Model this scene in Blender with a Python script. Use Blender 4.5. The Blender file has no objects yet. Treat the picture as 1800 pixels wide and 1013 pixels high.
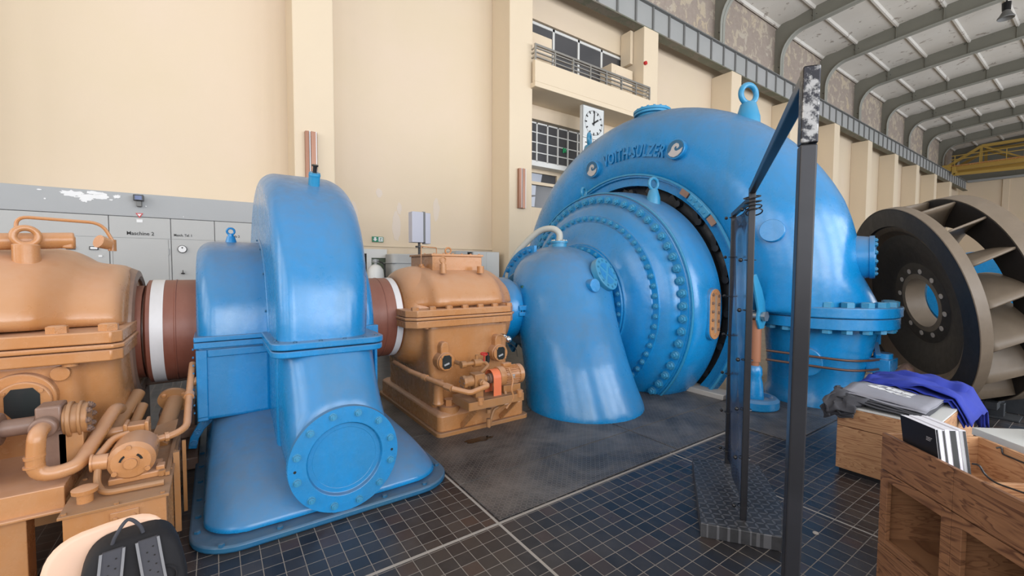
import bpy, bmesh, math, random
from math import sin, cos, pi, radians as R, sqrt, atan2
from mathutils import Vector, Matrix
random.seed(7)
S = bpy.context.scene
COL = S.collection
# ------------------------------------------------------------------ camera
cam = bpy.data.cameras.new('camera'); camo = bpy.data.objects.new('camera', cam); COL.objects.link(camo)
RM = Matrix(((0.8206007, -0.57148974, 0.0037369), (0.02241456, 0.03871734, 0.99899878), (-0.57106223, -0.81969534, 0.04458116)))
camo.matrix_world = Matrix.Translation((0, 0, 1.65)) @ RM.transposed().to_4x4()
cam.sensor_width = 36; cam.lens = 36 * 751.58 / 1800; cam.clip_start = 0.05; cam.clip_end = 200
S.camera = camo
# ------------------------------------------------------------------ world, exposure
S.view_settings.view_transform = 'Standard'; S.view_settings.look = 'None'
S.view_settings.gamma = 1; S.view_settings.use_curve_mapping = False
S.view_settings.exposure = 0.0
W = bpy.data.worlds.new('world'); S.world = W; W.use_nodes = True
W.node_tree.nodes['Background'].inputs[0].default_value = (0.80, 0.88, 1.0, 1)
W.node_tree.nodes['Background'].inputs[1].default_value = 1.0
# ------------------------------------------------------------------ daylight through the window bays of the wall behind the camera
def daylight_area(x, y, z, w, h, power, rot, col=(0.93, 0.96, 1.0)):
    l = bpy.data.lights.new('window_daylight', 'AREA'); l.shape = 'RECTANGLE'; l.size = w; l.size_y = h
    l.energy = power; l.color = col
    o = bpy.data.objects.new('window_daylight', l); COL.objects.link(o); o.location = (x, y, z); o.rotation_euler = rot
for k in range(13):
    daylight_area(-6.1 + 4.88 * k, -8.75, 4.9, 3.7, 7.2, 600 if 0 < k < 6 else 340, (R(90), 0, 0))
for y in (-5.2, -0.2, 4.8):
    daylight_area(-9.7, y, 5.6, 3.6, 8.0, 330, (R(90), 0, R(-90)))  # area lights before the solid end wall, which has no windows

# ------------------------------------------------------------------ materials
def nt(name):
    m = bpy.data.materials.new(name); m.use_nodes = True
    n = m.node_tree.nodes; b = n['Principled BSDF']
    return m, m.node_tree, b
def N(t, kind, **kw):
    n = t.nodes.new(kind)
    for k, v in kw.items():
        if k in n.inputs: n.inputs[k].default_value = v
        else: setattr(n, k, v)
    return n
def L(t, a, b): t.links.new(a, b)
def c4(c): return (c[0], c[1], c[2], 1)
def noise(t, scale, detail=4, rough=.55, vec=None, dist=0):
    n = N(t, 'ShaderNodeTexNoise'); n.inputs['Scale'].default_value = scale; n.inputs['Detail'].default_value = detail
    n.inputs['Roughness'].default_value = rough; n.inputs['Distortion'].default_value = dist
    if vec is not None: L(t, vec, n.inputs['Vector'])
    return n
def ramp(t, fac, stops):
    r = N(t, 'ShaderNodeValToRGB'); e = r.color_ramp.elements
    while len(e) < len(stops): e.new(.5)
    for i, (p, c) in enumerate(stops): e[i].position = p; e[i].color = c4(c) if len(c) == 3 else c
    L(t, fac, r.inputs[0]); return r
def mix(t, f, a, b, mode='MIX'):
    m = N(t, 'ShaderNodeMix'); m.data_type = 'RGBA'; m.blend_type = mode
    for s, v in ((m.inputs[0], f), (m.inputs[6], a), (m.inputs[7], b)):
        if isinstance(v, (int, float)): s.default_value = v
        elif isinstance(v, (tuple, list)): s.default_value = c4(v)
        else: L(t, v, s)
    return m.outputs[2]
def mth(t, op, a, b=0.0, c=0.0):
    m = N(t, 'ShaderNodeMath', operation=op)
    for i, v in enumerate((a, b, c)):
        if isinstance(v, (int, float)): m.inputs[i].default_value = v
        else: L(t, v, m.inputs[i])
    return m.outputs[0]
def bump(t, b, h, strength, dist=.01):
    n = N(t, 'ShaderNodeBump'); n.inputs['Strength'].default_value = strength; n.inputs['Distance'].default_value = dist
    L(t, h, n.inputs['Height']); L(t, n.outputs[0], b.inputs['Normal'])
def plain(name, col, rough=.5, metal=0, **kw):
    m, t, b = nt(name); b.inputs['Base Color'].default_value = c4(col)
    b.inputs['Roughness'].default_value = rough; b.inputs['Metallic'].default_value = metal
    for k, v in kw.items(): b.inputs[k].default_value = v
    return m
def pos(t): return N(t, 'ShaderNodeTexCoord').outputs['Object']
def paint(name, col, worn, dust, rough=.32, dust_sheen_amt=.8, bumps=.25, coat=0):
    """gloss paint with worn patches and dust lying on what faces up"""
    m, t, b = nt(name); p = pos(t)
    mp = N(t, 'ShaderNodeMapping'); L(t, p, mp.inputs[0]); mp.inputs['Scale'].default_value = (1.5, 1.5, .7)
    n1 = noise(t, 1.5, 7, .68, mp.outputs[0], .5); n2 = noise(t, 14, 5, .6, p)
    wear = ramp(t, n1.outputs[0], [(.40, (0, 0, 0)), (.62, (1, 1, 1))]).outputs[0]
    c = mix(t, mth(t, 'MULTIPLY', wear, .62), col, worn)
    g = N(t, 'ShaderNodeNewGeometry'); sx = N(t, 'ShaderNodeSeparateXYZ'); L(t, g.outputs['Normal'], sx.inputs[0])
    up = N(t, 'ShaderNodeMapRange'); L(t, sx.outputs[2], up.inputs[0])
    up.inputs[1].default_value = .15; up.inputs[2].default_value = 1.0; up.inputs[3].default_value = 0; up.inputs[4].default_value = dust_sheen_amt
    d = mth(t, 'MULTIPLY', up.outputs[0], mth(t, 'ADD', mth(t, 'MULTIPLY', n2.outputs[0], .9), .35))
    d = N(t, 'ShaderNodeClamp') if False else d
    c = mix(t, mth(t, 'MINIMUM', d, .92), c, dust)
    L(t, c, b.inputs['Base Color'])
    L(t, mth(t, 'ADD', mth(t, 'MULTIPLY', n2.outputs[0], .25), mth(t, 'ADD', mth(t, 'MULTIPLY', d, .25), rough - .1)), b.inputs['Roughness'])
    if coat: b.inputs['Coat Weight'].default_value = coat; b.inputs['Coat Roughness'].default_value = .2
    n3 = noise(t, 7, 3, .5, p)
    bump(t, b, n3.outputs[0], bumps, .016)
    return m
M = {}
M['blue'] = paint('blue_enamel', (.003, .215, .52), (.022, .175, .36), (.125, .15, .19), .25, .8, .3, .35)
M['blue_dark'] = paint('dark_blue_enamel', (.010, .10, .22), (.03, .11, .17), (.12, .14, .17), .38, .6)
M['blue_light'] = paint('light_blue_enamel', (.022, .235, .44), (.06, .24, .37), (.22, .30, .36), .34, .5)
M['orange'] = paint('ochre_enamel', (.46, .20, .068), (.48, .25, .12), (.53, .33, .23), .24, .75, .15)  # pinkish tint on upward faces paints in the highlight from above
M['orange_dirty'] = paint('dusty_ochre_enamel', (.38, .17, .055), (.34, .19, .10), (.28, .18, .12), .42, .8, .3)
M['red_brown'] = paint('oxide_red_paint', (.20, .058, .035), (.26, .10, .065), (.30, .17, .13), .45, .5, .2)
M['stripe'] = paint('white_stripe_paint', (.72, .70, .70), (.60, .58, .58), (.55, .53, .5), .45, .4, .1)
M['orange_red'] = plain('signal_orange_paint', (.72, .18, .075), .4)
M['black'] = plain('black_metal', (.012, .012, .014), .35, .0)
M['rubber'] = plain('black_rubber', (.01, .01, .01), .7)
M['dark'] = plain('dark_void', (.012, .011, .010), .9)
M['chrome'] = plain('chrome', (.75, .75, .75), .15, 1)
M['steel'] = plain('bare_steel', (.45, .44, .42), .35, .9)
M['greasy'] = paint('greasy_steel', (.20, .12, .09), (.30, .18, .12), (.2, .15, .13), .35, .4, .5)
M['white'] = plain('white_plastic', (.72, .72, .72), .45)
M['lilac'] = plain('lilac_grey_plastic', (.46, .46, .53), .45)
M['white_metal'] = plain('white_enamel', (.66, .66, .64), .4)
M['ink'] = plain('black_ink', (.02, .02, .02), .6)
M['green'] = plain('sign_green', (.02, .22, .12), .5)
M['green_paint'] = plain('green_machine_paint', (.03, .10, .07), .45)
M['red'] = plain('red_plastic', (.5, .02, .02), .4)
M['copper'] = plain('pinkish_copper', (.34, .17, .11), .4, .3)
M['gauge_glass'] = plain('smoked_glass', (.03, .035, .035), .05)
M['grey_pipe'] = plain('grey_hose', (.42, .42, .38), .5)
M['yellow'] = plain('crane_yellow', (.42, .27, .055), .55)
M['brown_step'] = paint('cast_brown', (.13, .082, .048), (.10, .065, .04), (.08, .06, .045), .42, .4, .3)
M['screen'] = plain('floodlight_lens', (.02, .05, .18), .15)

def m_wall(name, base, alt, peel=0, peelcol=(.4, .3, .25)):
    m, t, b = nt(name); p = pos(t)
    n = noise(t, .5, 5, .6, p); n2 = noise(t, 2.3, 7, .65, p, .6)
    c = mix(t, ramp(t, n.outputs[0], [(.35, (0, 0, 0)), (.7, (1, 1, 1))]).outputs[0], base, alt)
    if peel:
        f = ramp(t, n2.outputs[0], [(peel, (0, 0, 0)), (peel + .03, (1, 1, 1))]).outputs[0]
        n4 = noise(t, 9, 6, .7, p)
        pc = mix(t, n4.outputs[0], peelcol, (peelcol[0] * .6, peelcol[1] * .57, peelcol[2] * .55))
        c = mix(t, f, c, pc)
    L(t, c, b.inputs['Base Color']); b.inputs['Roughness'].default_value = .75
    n3 = noise(t, 30, 4, .6, p); bump(t, b, n3.outputs[0], .08, .01)
    return m
M['wall'] = m_wall('cream_plaster', (.68, .56, .405), (.70, .57, .435))
M['pillar'] = m_wall('cream_pillar_plaster', (.71, .59, .43), (.69, .57, .42))
M['peeling_wall'] = m_wall('peeling_plaster', (.50, .41, .29), (.47, .42, .36), .44, (.44, .37, .32))
M['ceiling'] = m_wall('flaking_whitewash', (.72, .69, .64), (.66, .62, .56), .60, (.50, .45, .40))
M['frame'] = m_wall('roof_frame_paint', (.21, .205, .17), (.18, .175, .145), .66, (.06, .06, .05))
M['frame_edge'] = m_wall('roof_frame_flange_paint', (.33, .33, .29), (.28, .28, .25))
M['girder'] = m_wall('girder_paint', (.36, .36, .36), (.32, .33, .32), .68, (.2, .22, .17))
M['girder_dark'] = plain('girder_rib_paint', (.17, .17, .165), .6)
M['flange_green'] = m_wall('mossy_girder_edge', (.16, .16, .12), (.11, .12, .08), .5, (.22, .2, .16))
M['cabinet'] = m_wall('grey_cabinet_enamel', (.43, .43, .42), (.46, .46, .45))
M['panel'] = m_wall('grey_panel_enamel', (.36, .37, .375), (.39, .395, .40))
M['concrete'] = m_wall('pale_concrete', (.42, .38, .34), (.36, .33, .3))

def m_tiles():
    m, t, b = nt('black_floor_tiles'); p = pos(t); s = N(t, 'ShaderNodeSeparateXYZ'); L(t, p, s.inputs[0])
    def grid(o, off, w):
        f = mth(t, 'FRACT', mth(t, 'MULTIPLY', mth(t, 'ADD', o, off), 10.0))
        e = mth(t, 'MINIMUM', f, mth(t, 'SUBTRACT', 1.0, f))
        return mth(t, 'LESS_THAN', e, w)
    gx = grid(s.outputs[0], 100.015, .022); gy = grid(s.outputs[1], 100.06, .022)
    def strip(o, c, w): return mth(t, 'LESS_THAN', mth(t, 'ABSOLUTE', mth(t, 'SUBTRACT', o, c)), w)
    st = mth(t, 'MAXIMUM', strip(s.outputs[1], 2.262, .011), mth(t, 'MAXIMUM', strip(s.outputs[0], 1.478, .009), strip(s.outputs[0], 3.335, .008)))
    g = mth(t, 'MAXIMUM', gx, gy)
    cx = mth(t, 'FLOOR', mth(t, 'MULTIPLY', mth(t, 'ADD', s.outputs[0], 100.015), 10.0)); cy = mth(t, 'FLOOR', mth(t, 'MULTIPLY', mth(t, 'ADD', s.outputs[1], 100.06), 10.0))
    cb = N(t, 'ShaderNodeCombineXYZ'); L(t, cx, cb.inputs[0]); L(t, cy, cb.inputs[1])
    wn = N(t, 'ShaderNodeTexWhiteNoise'); L(t, cb.outputs[0], wn.inputs[0])
    tc = ramp(t, wn.outputs[0], [(0, (.012, .012, .015)), (.5, (.022, .020, .022)), (.85, (.034, .029, .028)), (1, (.045, .028, .024))]).outputs[0]
    n1 = noise(t, 3.0, 7, .7, p)
    dirt = ramp(t, n1.outputs[0], [(.5, (0, 0, 0)), (.8, (1, 1, 1))]).outputs[0]
    c = mix(t, mth(t, 'MULTIPLY', dirt, .35), tc, (.10, .09, .085))
    n5 = noise(t, 25, 4, .7, p)
    c = mix(t, g, c, mix(t, n5.outputs[0], (.13, .11, .095), (.27, .24, .21)))
    c = mix(t, st, c, (.30, .27, .24))
    L(t, c, b.inputs['Base Color'])
    gg = mth(t, 'MAXIMUM', g, st)
    L(t, mth(t, 'ADD', mth(t, 'MULTIPLY', gg, .5), mth(t, 'ADD', mth(t, 'MULTIPLY', n1.outputs[0], .35), .16)), b.inputs['Roughness'])
    bump(t, b, mth(t, 'SUBTRACT', 1.0, gg), .35, .004)
    return m
M['tiles'] = m_tiles()
def m_tread(name, base, dusty, sc=28, amt=.6, hm=.35):
    m, t, b = nt(name); p = pos(t)
    mp = N(t, 'ShaderNodeMapping'); L(t, p, mp.inputs[0]); mp.inputs['Rotation'].default_value = (0, 0, R(45)); mp.inputs['Scale'].default_value = (sc, sc, sc)
    s = N(t, 'ShaderNodeSeparateXYZ'); L(t, mp.outputs[0], s.inputs[0])
    def el(ox, oy, ax, ay):
        fx = mth(t, 'SUBTRACT', mth(t, 'FRACT', mth(t, 'ADD', s.outputs[0], ox)), .5); fy = mth(t, 'SUBTRACT', mth(t, 'FRACT', mth(t, 'ADD', s.outputs[1], oy)), .5)
        fx = mth(t, 'MULTIPLY', fx, ax); fy = mth(t, 'MULTIPLY', fy, ay)
        return mth(t, 'LESS_THAN', mth(t, 'ADD', mth(t, 'MULTIPLY', fx, fx), mth(t, 'MULTIPLY', fy, fy)), .2)
    h = mth(t, 'MAXIMUM', el(0, 0, 1.15, 3.6), el(.5, .5, 3.6, 1.15))
    n = noise(t, 1.8, 8, .7, p, .5); n2 = noise(t, 12, 5, .7, p)
    d = ramp(t, n.outputs[0], [(.38, (0, 0, 0)), (.68, (1, 1, 1))]).outputs[0]
    c = mix(t, mth(t, 'MULTIPLY', mth(t, 'MULTIPLY', d, amt), mth(t, 'ADD', n2.outputs[0], .4)), base, dusty)
    c = mix(t, mth(t, 'MULTIPLY', h, hm), c, dusty)
    L(t, c, b.inputs['Base Color']); b.inputs['Metallic'].default_value = .25
    L(t, mth(t, 'ADD', mth(t, 'MULTIPLY', n2.outputs[0], .3), .3), b.inputs['Roughness'])
    bump(t, b, h, .9, .006)
    return m
M['tread'] = m_tread('worn_tread_plate', (.035, .034, .036), (.20, .18, .165), 27, .9, .5)
M['tread_black'] = m_tread('black_tread_plate', (.025, .025, .027), (.13, .13, .14), 17, .5, .75)
def m_wood(name, a, bc, rot=(0, 0, 0), sc=1.0):
    m, t, b = nt(name); p = pos(t)
    mp = N(t, 'ShaderNodeMapping'); L(t, p, mp.inputs[0]); mp.inputs['Rotation'].default_value = rot; mp.inputs['Scale'].default_value = (1.1 * sc, 1.1 * sc, 9 * sc)
    n = noise(t, 1.5, 3, .5, mp.outputs[0], 1.2)
    rg = mth(t, 'FRACT', mth(t, 'MULTIPLY', n.outputs[0], 9.0))
    c = mix(t, ramp(t, rg, [(0, (0, 0, 0)), (.6, (.35, .35, .35)), (.88, (1, 1, 1)), (1, (0, 0, 0))]).outputs[0], a, bc)
    L(t, c, b.inputs['Base Color']); b.inputs['Roughness'].default_value = .5
    return m
M['oak'] = m_wood('oiled_larch', (.29, .14, .068), (.105, .043, .022))
M['pine'] = m_wood('pale_larch', (.52, .29, .145), (.30, .13, .06))
M['oak_in'] = m_wood('larch_inside', (.30, .15, .075), (.17, .075, .038))
M['runner_dark'] = paint('blackened_bronze', (.016, .014, .014), (.024, .019, .016), (.03, .026, .024), .5, .3, .2)
M['runner_rim'] = paint('brown_runner_paint', (.17, .13, .092), (.12, .09, .06), (.22, .18, .14), .45, .5, .2)
def m_fabric(name, col, rough=.9, bs=.3):
    m, t, b = nt(name); p = pos(t); n = noise(t, 60, 3, .6, p); n2 = noise(t, 6, 3, .6, p)
    L(t, mix(t, n2.outputs[0], col, tuple(x * .75 for x in col)), b.inputs['Base Color']); b.inputs['Roughness'].default_value = rough
    bump(t, b, n.outputs[0], bs, .002); return m
M['fab_grey'] = m_fabric('grey_cotton', (.27, .27, .31)); M['fab_dark'] = m_fabric('charcoal_cotton', (.06, .06, .07))
M['fab_blue'] = m_fabric('royal_blue_cotton', (.02, .04, .36)); M['fab_black'] = m_fabric('black_nylon', (.006, .0055, .008), .8)
M['fab_strap'] = m_fabric('grey_webbing', (.045, .045, .055), .8)
M['chair'] = plain('pale_pink_plastic', (.66, .42, .29), .4)
def m_banner():
    m, t, b = nt('glossy_dark_banner'); p = pos(t); n = noise(t, 2.2, 3, .5, p)
    L(t, ramp(t, n.outputs[0], [(.3, (.02, .03, .07)), (.5, (.05, .08, .16)), (.7, (.20, .23, .31))]).outputs[0], b.inputs['Base Color'])  # paler noise tones paint a soft reflection into the dark banner
    b.inputs['Roughness'].default_value = .16; return m
M['banner'] = m_banner()
def m_glass(name, col=(.9, .95, .95)):
    m, t, b = nt(name); b.inputs['Base Color'].default_value = c4(col); b.inputs['Roughness'].default_value = .02
    b.inputs['Transmission Weight'].default_value = 1; b.inputs['IOR'].default_value = 1.45; return m
M['acrylic'] = m_glass('clear_acrylic')
M['pane'] = plain('dim_window_glass', (.075, .075, .08), .12)
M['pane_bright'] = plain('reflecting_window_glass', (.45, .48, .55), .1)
M['paper'] = plain('white_paper', (.70, .69, .74), .6)
M['clock_face'] = plain('clock_face_white', (.58, .60, .60), .5)
M['metal_black_tube'] = None
def m_tube():
    m, t, b = nt('black_steel_tube'); p = pos(t); n = noise(t, 7, 5, .6, p)
    L(t, mix(t, n.outputs[0], (.012, .012, .014), (.030, .030, .036)), b.inputs['Base Color'])
    b.inputs['Roughness'].default_value = .3; b.inputs['Metallic'].default_value = .35; return m
M['tube'] = m_tube()
def m_weld():
    m, t, b = nt('ground_bare_steel'); p = pos(t); n = noise(t, 30, 5, .7, p)
    L(t, ramp(t, n.outputs[0], [(.50, (.022, .022, .026)), (.60, (.22, .215, .21))]).outputs[0], b.inputs['Base Color'])
    b.inputs['Roughness'].default_value = .3; b.inputs['Metallic'].default_value = .8; return m
M['weld'] = m_weld()

# ------------------------------------------------------------------ object helpers
def root(o):
    while o.parent: o = o.parent
    return o
def tag(o, label=None, cat=None, group=None, kind=None):
    if label: o['label'] = label
    if cat: o['category'] = cat
    if group: o['group'] = group
    if kind: o['kind'] = kind
    return o
def thing(name, loc, label, cat, group=None, rotz=0):
    o = bpy.data.objects.new(name, None); COL.objects.link(o); o.location = loc; o.rotation_euler = (0, 0, rotz)
    o.empty_display_size = .1
    return tag(o, label, cat, group)
def frame_of(d):
    d = Vector(d).normalized(); a = Vector((0, 0, 1)) if abs(d.z) < .95 else Vector((1, 0, 0))
    x = a.cross(d).normalized(); return x, d.cross(x), d
class MB:
    def __init__(s, local=False): s.bm = bmesh.new(); s.local = local
    def poly(s, vs): return s.bm.faces.new(vs)
    def box(s, x0, x1, y0, y1, z0, z1, mat=None):
        v = [s.bm.verts.new((x, y, z)) for z in (z0, z1) for y in (y0, y1) for x in (x0, x1)]
        for f in ((0, 2, 3, 1), (4, 5, 7, 6), (0, 1, 5, 4), (2, 6, 7, 3), (0, 4, 6, 2), (1, 3, 7, 5)): s.bm.faces.new([v[i] for i in f])
        if mat is not None:
            for q in v: q.co = mat @ q.co
        return s
    def bar(s, a, b, w, h=None, up=(0, 0, 1)):
        h = h or w; a = Vector(a); b = Vector(b); d = (b - a).normalized(); up = Vector(up)
        if abs(d.dot(up)) > .98: up = Vector((1, 0, 0))
        x = d.cross(up).normalized(); y = x.cross(d)
        r = [[p + x * i * w / 2 + y * j * h / 2 for i, j in ((-1, -1), (1, -1), (1, 1), (-1, 1))] for p in (a, b)]
        return s.loft(r)
    def loft(s, rings, cap=True, closed=True, cap0=None, cap1=None):
        R_ = [[s.bm.verts.new(p) for p in r] for r in rings]; n = len(R_[0])
        for a, b in zip(R_, R_[1:]):
            for i in range(n if closed else n - 1):
                j = (i + 1) % n
                try: s.bm.faces.new((a[i], a[j], b[j], b[i]))
                except ValueError: pass
        c0 = cap if cap0 is None else cap0; c1 = cap if cap1 is None else cap1
        if c0: s.bm.faces.new(list(reversed(R_[0])))
        if c1: s.bm.faces.new(R_[-1])
        return s
    def cyl(s, a, b, r0, r1=None, n=24, cap=True):
        r1 = r0 if r1 is None else r1; a = Vector(a); b = Vector(b); x, y, d = frame_of(b - a)
        return s.loft([[p + (x * cos(2 * pi * i / n) + y * sin(2 * pi * i / n)) * r for i in range(n)] for p, r in ((a, r0), (b, r1))], cap)
    def lathe(s, prof, o, d=(1, 0, 0), n=64, a0=0, a1=2 * pi, cap=True, closed_prof=False):
        """prof: (along, radius) pairs along direction d from o"""
        o = Vector(o); x, y, d = frame_of(d); full = abs(a1 - a0 - 2 * pi) < 1e-4
        m = n if full else n + 1
        rings = [[o + d * t + (x * cos(a0 + (a1 - a0) * i / n) + y * sin(a0 + (a1 - a0) * i / n)) * max(r, 1e-4) for i in range(m)] for t, r in prof]
        if closed_prof: rings.append(rings[0])
        return s.loft(rings, cap and full and not closed_prof, full)
    def tube(s, pts, r, n=12, sub=6, cap=True):
        P = [Vector(p) for p in pts]; Q = []
        if sub > 1 and len(P) > 2:
            for i in range(len(P) - 1):
                p0 = P[max(i - 1, 0)]; p1 = P[i]; p2 = P[i + 1]; p3 = P[min(i + 2, len(P) - 1)]
                for k in range(sub):
                    u = k / sub; Q.append(.5 * ((2 * p1) + (p2 - p0) * u + (2 * p0 - 5 * p1 + 4 * p2 - p3) * u * u + (3 * p1 - p0 - 3 * p2 + p3) * u ** 3))
            Q.append(P[-1])
        else: Q = P
        x = None; rings = []
        for i, p in enumerate(Q):
            d = (Q[min(i + 1, len(Q) - 1)] - Q[max(i - 1, 0)]).normalized()
            if x is None: x = frame_of(d)[0]
            x = (x - d * x.dot(d)).normalized(); y = d.cross(x)
            rr = r(i / (len(Q) - 1)) if callable(r) else r
            rings.append([p + (x * cos(2 * pi * k / n) + y * sin(2 * pi * k / n)) * rr for k in range(n)])
        return s.loft(rings, cap)
    def bend(s, pts, r, rad=.05, n=12):
        """pipe with straight runs and round elbows"""
        P = [Vector(p) for p in pts]; Q = [P[0]]
        for i in range(1, len(P) - 1):
            a = (P[i - 1] - P[i]); b = (P[i + 1] - P[i]); k = min(rad, a.length * .49, b.length * .49)
            A = P[i] + a.normalized() * k; B = P[i] + b.normalized() * k
            for j in range(6):
                u = j / 5; Q.append(A.lerp(P[i], u).lerp(P[i].lerp(B, u), u))
        Q.append(P[-1]); return s.tube(Q, r, n, 1)
    def torus(s, c, d, R_, r, n=28, m=10):
        c = Vector(c); x, y, d = frame_of(d)
        rings = []
        for i in range(n + 1):
            a = 2 * pi * i / n; e = x * cos(a) + y * sin(a)
            rings.append([c + e * (R_ + r * cos(2 * pi * k / m)) + d * r * sin(2 * pi * k / m) for k in range(m)])
        rings[-1] = rings[0]; 
        V = [[s.bm.verts.new(p) for p in q] for q in rings[:-1]]; V.append(V[0])
        for a, b in zip(V, V[1:]):
            for k in range(m): s.bm.faces.new((a[k], a[(k + 1) % m], b[(k + 1) % m], b[k]))
        return s
    def sphere(s, c, r, n=16, sc=(1, 1, 1)):
        mt = Matrix.Translation(c) @ Matrix.Diagonal((r * sc[0], r * sc[1], r * sc[2], 1))
        bmesh.ops.create_uvsphere(s.bm, u_segments=n, v_segments=n // 2 + 2, radius=1, matrix=mt); return s
    def prism(s, pts, a0, a1, axis='y'):
        f = {'x': lambda p, t: (t, p[0], p[1]), 'y': lambda p, t: (p[0], t, p[1]), 'z': lambda p, t: (p[0], p[1], t)}[axis]
        return s.loft([[f(p, a0) for p in pts], [f(p, a1) for p in pts]])
    def build(s, name, mat, parent=None, at=None, smooth=35, bevel=0, seg=2, solid=0, remesh=0, smooths=8, subsurf=0, weld=False):
        bm = s.bm
        if weld: bmesh.ops.remove_doubles(bm, verts=bm.verts, dist=1e-5)
        bmesh.ops.recalc_face_normals(bm, faces=bm.faces)
        o0 = Vector((0, 0, 0))
        if not s.local:
            o0 = root(parent).location if parent else (Vector(at) if at else Vector((0, 0, 0)))
            bmesh.ops.translate(bm, verts=bm.verts, vec=-o0)
        me = bpy.data.meshes.new(name); bm.to_mesh(me); bm.free()
        me.materials.append(M[mat] if isinstance(mat, str) else mat)
        if smooth:
            me.polygons.foreach_set('use_smooth', [True] * len(me.polygons)); me.set_sharp_from_angle(angle=R(smooth))
        o = bpy.data.objects.new(name, me); COL.objects.link(o)
        if parent: o.parent = parent
        elif at: o.location = at
        if solid: md = o.modifiers.new('solid', 'SOLIDIFY'); md.thickness = solid; md.offset = 0
        if remesh:
            md = o.modifiers.new('remesh', 'REMESH'); md.mode = 'VOXEL'; md.voxel_size = remesh; md.use_smooth_shade = True
            md = o.modifiers.new('smooth', 'SMOOTH'); md.iterations = smooths; md.factor = .5
        if subsurf:
            md = o.modifiers.new('sub', 'SUBSURF'); md.levels = subsurf; md.render_levels = subsurf
        if bevel:
            md = o.modifiers.new('bevel', 'BEVEL'); md.width = bevel; md.segments = seg; md.limit_method = 'ANGLE'; md.angle_limit = R(40)
        return o
def struct(o): o['kind'] = 'structure'; return o
def rrect(x0, x1, y0, y1, r, z, n=5):
    p = []
    for cx, cy, a in ((x1 - r, y1 - r, 0), (x0 + r, y1 - r, 90), (x0 + r, y0 + r, 180), (x1 - r, y0 + r, 270)):
        for i in range(n + 1):
            t = R(a + 90 * i / n); p.append((cx + r * cos(t), cy + r * sin(t), z))
    return p
# shared small meshes -------------------------------------------------------
_cache = {}
def hex_mesh(kind, mat):
    k = (kind, mat)
    if k in _cache: return _cache[k]
    b = MB(True)
    if kind == 'bolt':      # washer, hex nut, stud end
        b.cyl((0, 0, -.2), (0, 0, .18), 1.3, n=20); b.cyl((0, 0, .18), (0, 0, .95), 1.05, n=6); b.cyl((0, 0, .95), (0, 0, 1.3), .55, .5, n=12)
    elif kind == 'hex':
        b.cyl((0, 0, -.3), (0, 0, .85), 1.1, 1.1, n=6); b.cyl((0, 0, .85), (0, 0, .95), .9, .8, n=12)
    elif kind == 'stud':
        b.cyl((0, 0, -.2), (0, 0, .5), 1, .95, n=14)
    bmesh.ops.recalc_face_normals(b.bm, faces=b.bm.faces)
    me = bpy.data.meshes.new(kind); b.bm.to_mesh(me); b.bm.free(); me.materials.append(M[mat])
    me.polygons.foreach_set('use_smooth', [True] * len(me.polygons)); me.set_sharp_from_angle(angle=R(30))
    _cache[k] = me; return me
def bolt(parent, p, d, r, mat, kind='bolt', name='bolt', spin=0):
    o = bpy.data.objects.new(name, hex_mesh(kind, mat)); COL.objects.link(o); o.parent = parent
    q = Vector(d).to_track_quat('Z', 'Y'); o.rotation_mode = 'QUATERNION'
    from mathutils import Quaternion
    o.rotation_quaternion = q @ Quaternion((0, 0, 1), spin)
    o.location = Vector(p) - root(parent).location; o.scale = (r, r, r); return o
def copy_tree(o, parent=None):
    c = o.copy(); COL.objects.link(c)
    if parent: c.parent = parent
    for ch in list(o.children): copy_tree(ch, c)
    return c
def text_mesh(s, size, extrude=.004, align='CENTER', bold=0.0, spacing=1.0, res=3):
    cu = bpy.data.curves.new('t', 'FONT'); cu.body = s; cu.size = size; cu.extrude = extrude; cu.align_x = align
    cu.offset = bold; cu.space_character = spacing; cu.resolution_u = res
    ob = bpy.data.objects.new('t', cu); COL.objects.link(ob); me = bpy.data.meshes.new_from_object(ob)
    bpy.data.objects.remove(ob); return me
def put_text(name, s, size, loc, xdir, ydir, mat, parent=None, extrude=.002, bold=0.0, sx=1.0, at_center=True):
    me = text_mesh(s, size, extrude, bold=bold)
    X = Vector(xdir).normalized(); Y = Vector(ydir).normalized(); Z = X.cross(Y)
    o0 = root(parent).location if parent else Vector((0, 0, 0))
    for v in me.vertices:
        c = v.co.copy(); v.co = Vector(loc) - o0 + X * c.x * sx + Y * (c.y - (size * .35 if at_center else 0)) + Z * c.z
    me.materials.clear(); me.materials.append(M[mat]); o = bpy.data.objects.new(name, me); COL.objects.link(o)
    if parent: o.parent = parent
    return o

# ================================================================== THE HALL
PX = [1.23 + 4.876 * k for k in range(-2, 11)]         # left edges of the wall pillars
PX[4] = 10.83; PX[3] = 5.9
# floor
f = MB(); f.box(-10, 58, -9, 9.4, -.2, 0); struct(f.build('floor', 'tiles', smooth=0))
def plate(x0, x1, y0, y1, z=.006):
    b = MB(); b.box(x0, x1, y0, y1, .0005, z); return b.build('floor_plate', 'tread', smooth=0, bevel=.002, seg=1)
for i, (a, b_, c, d) in enumerate(((1.50, 3.44, 2.285, 2.83), (3.45, 4.50, 2.285, 2.83), (1.50, 3.44, 2.84, 3.9), (3.45, 5.22, 2.84, 3.9), (4.51, 5.55, 1.76, 2.83), (5.56, 7.4, 1.76, 3.2), (1.50, 3.44, 3.91, 5.8), (3.45, 5.22, 3.91, 5.8))):
    o = plate(a, b_, c, d); struct(o); o.name = 'trim_%d' % (i + 1)
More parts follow.
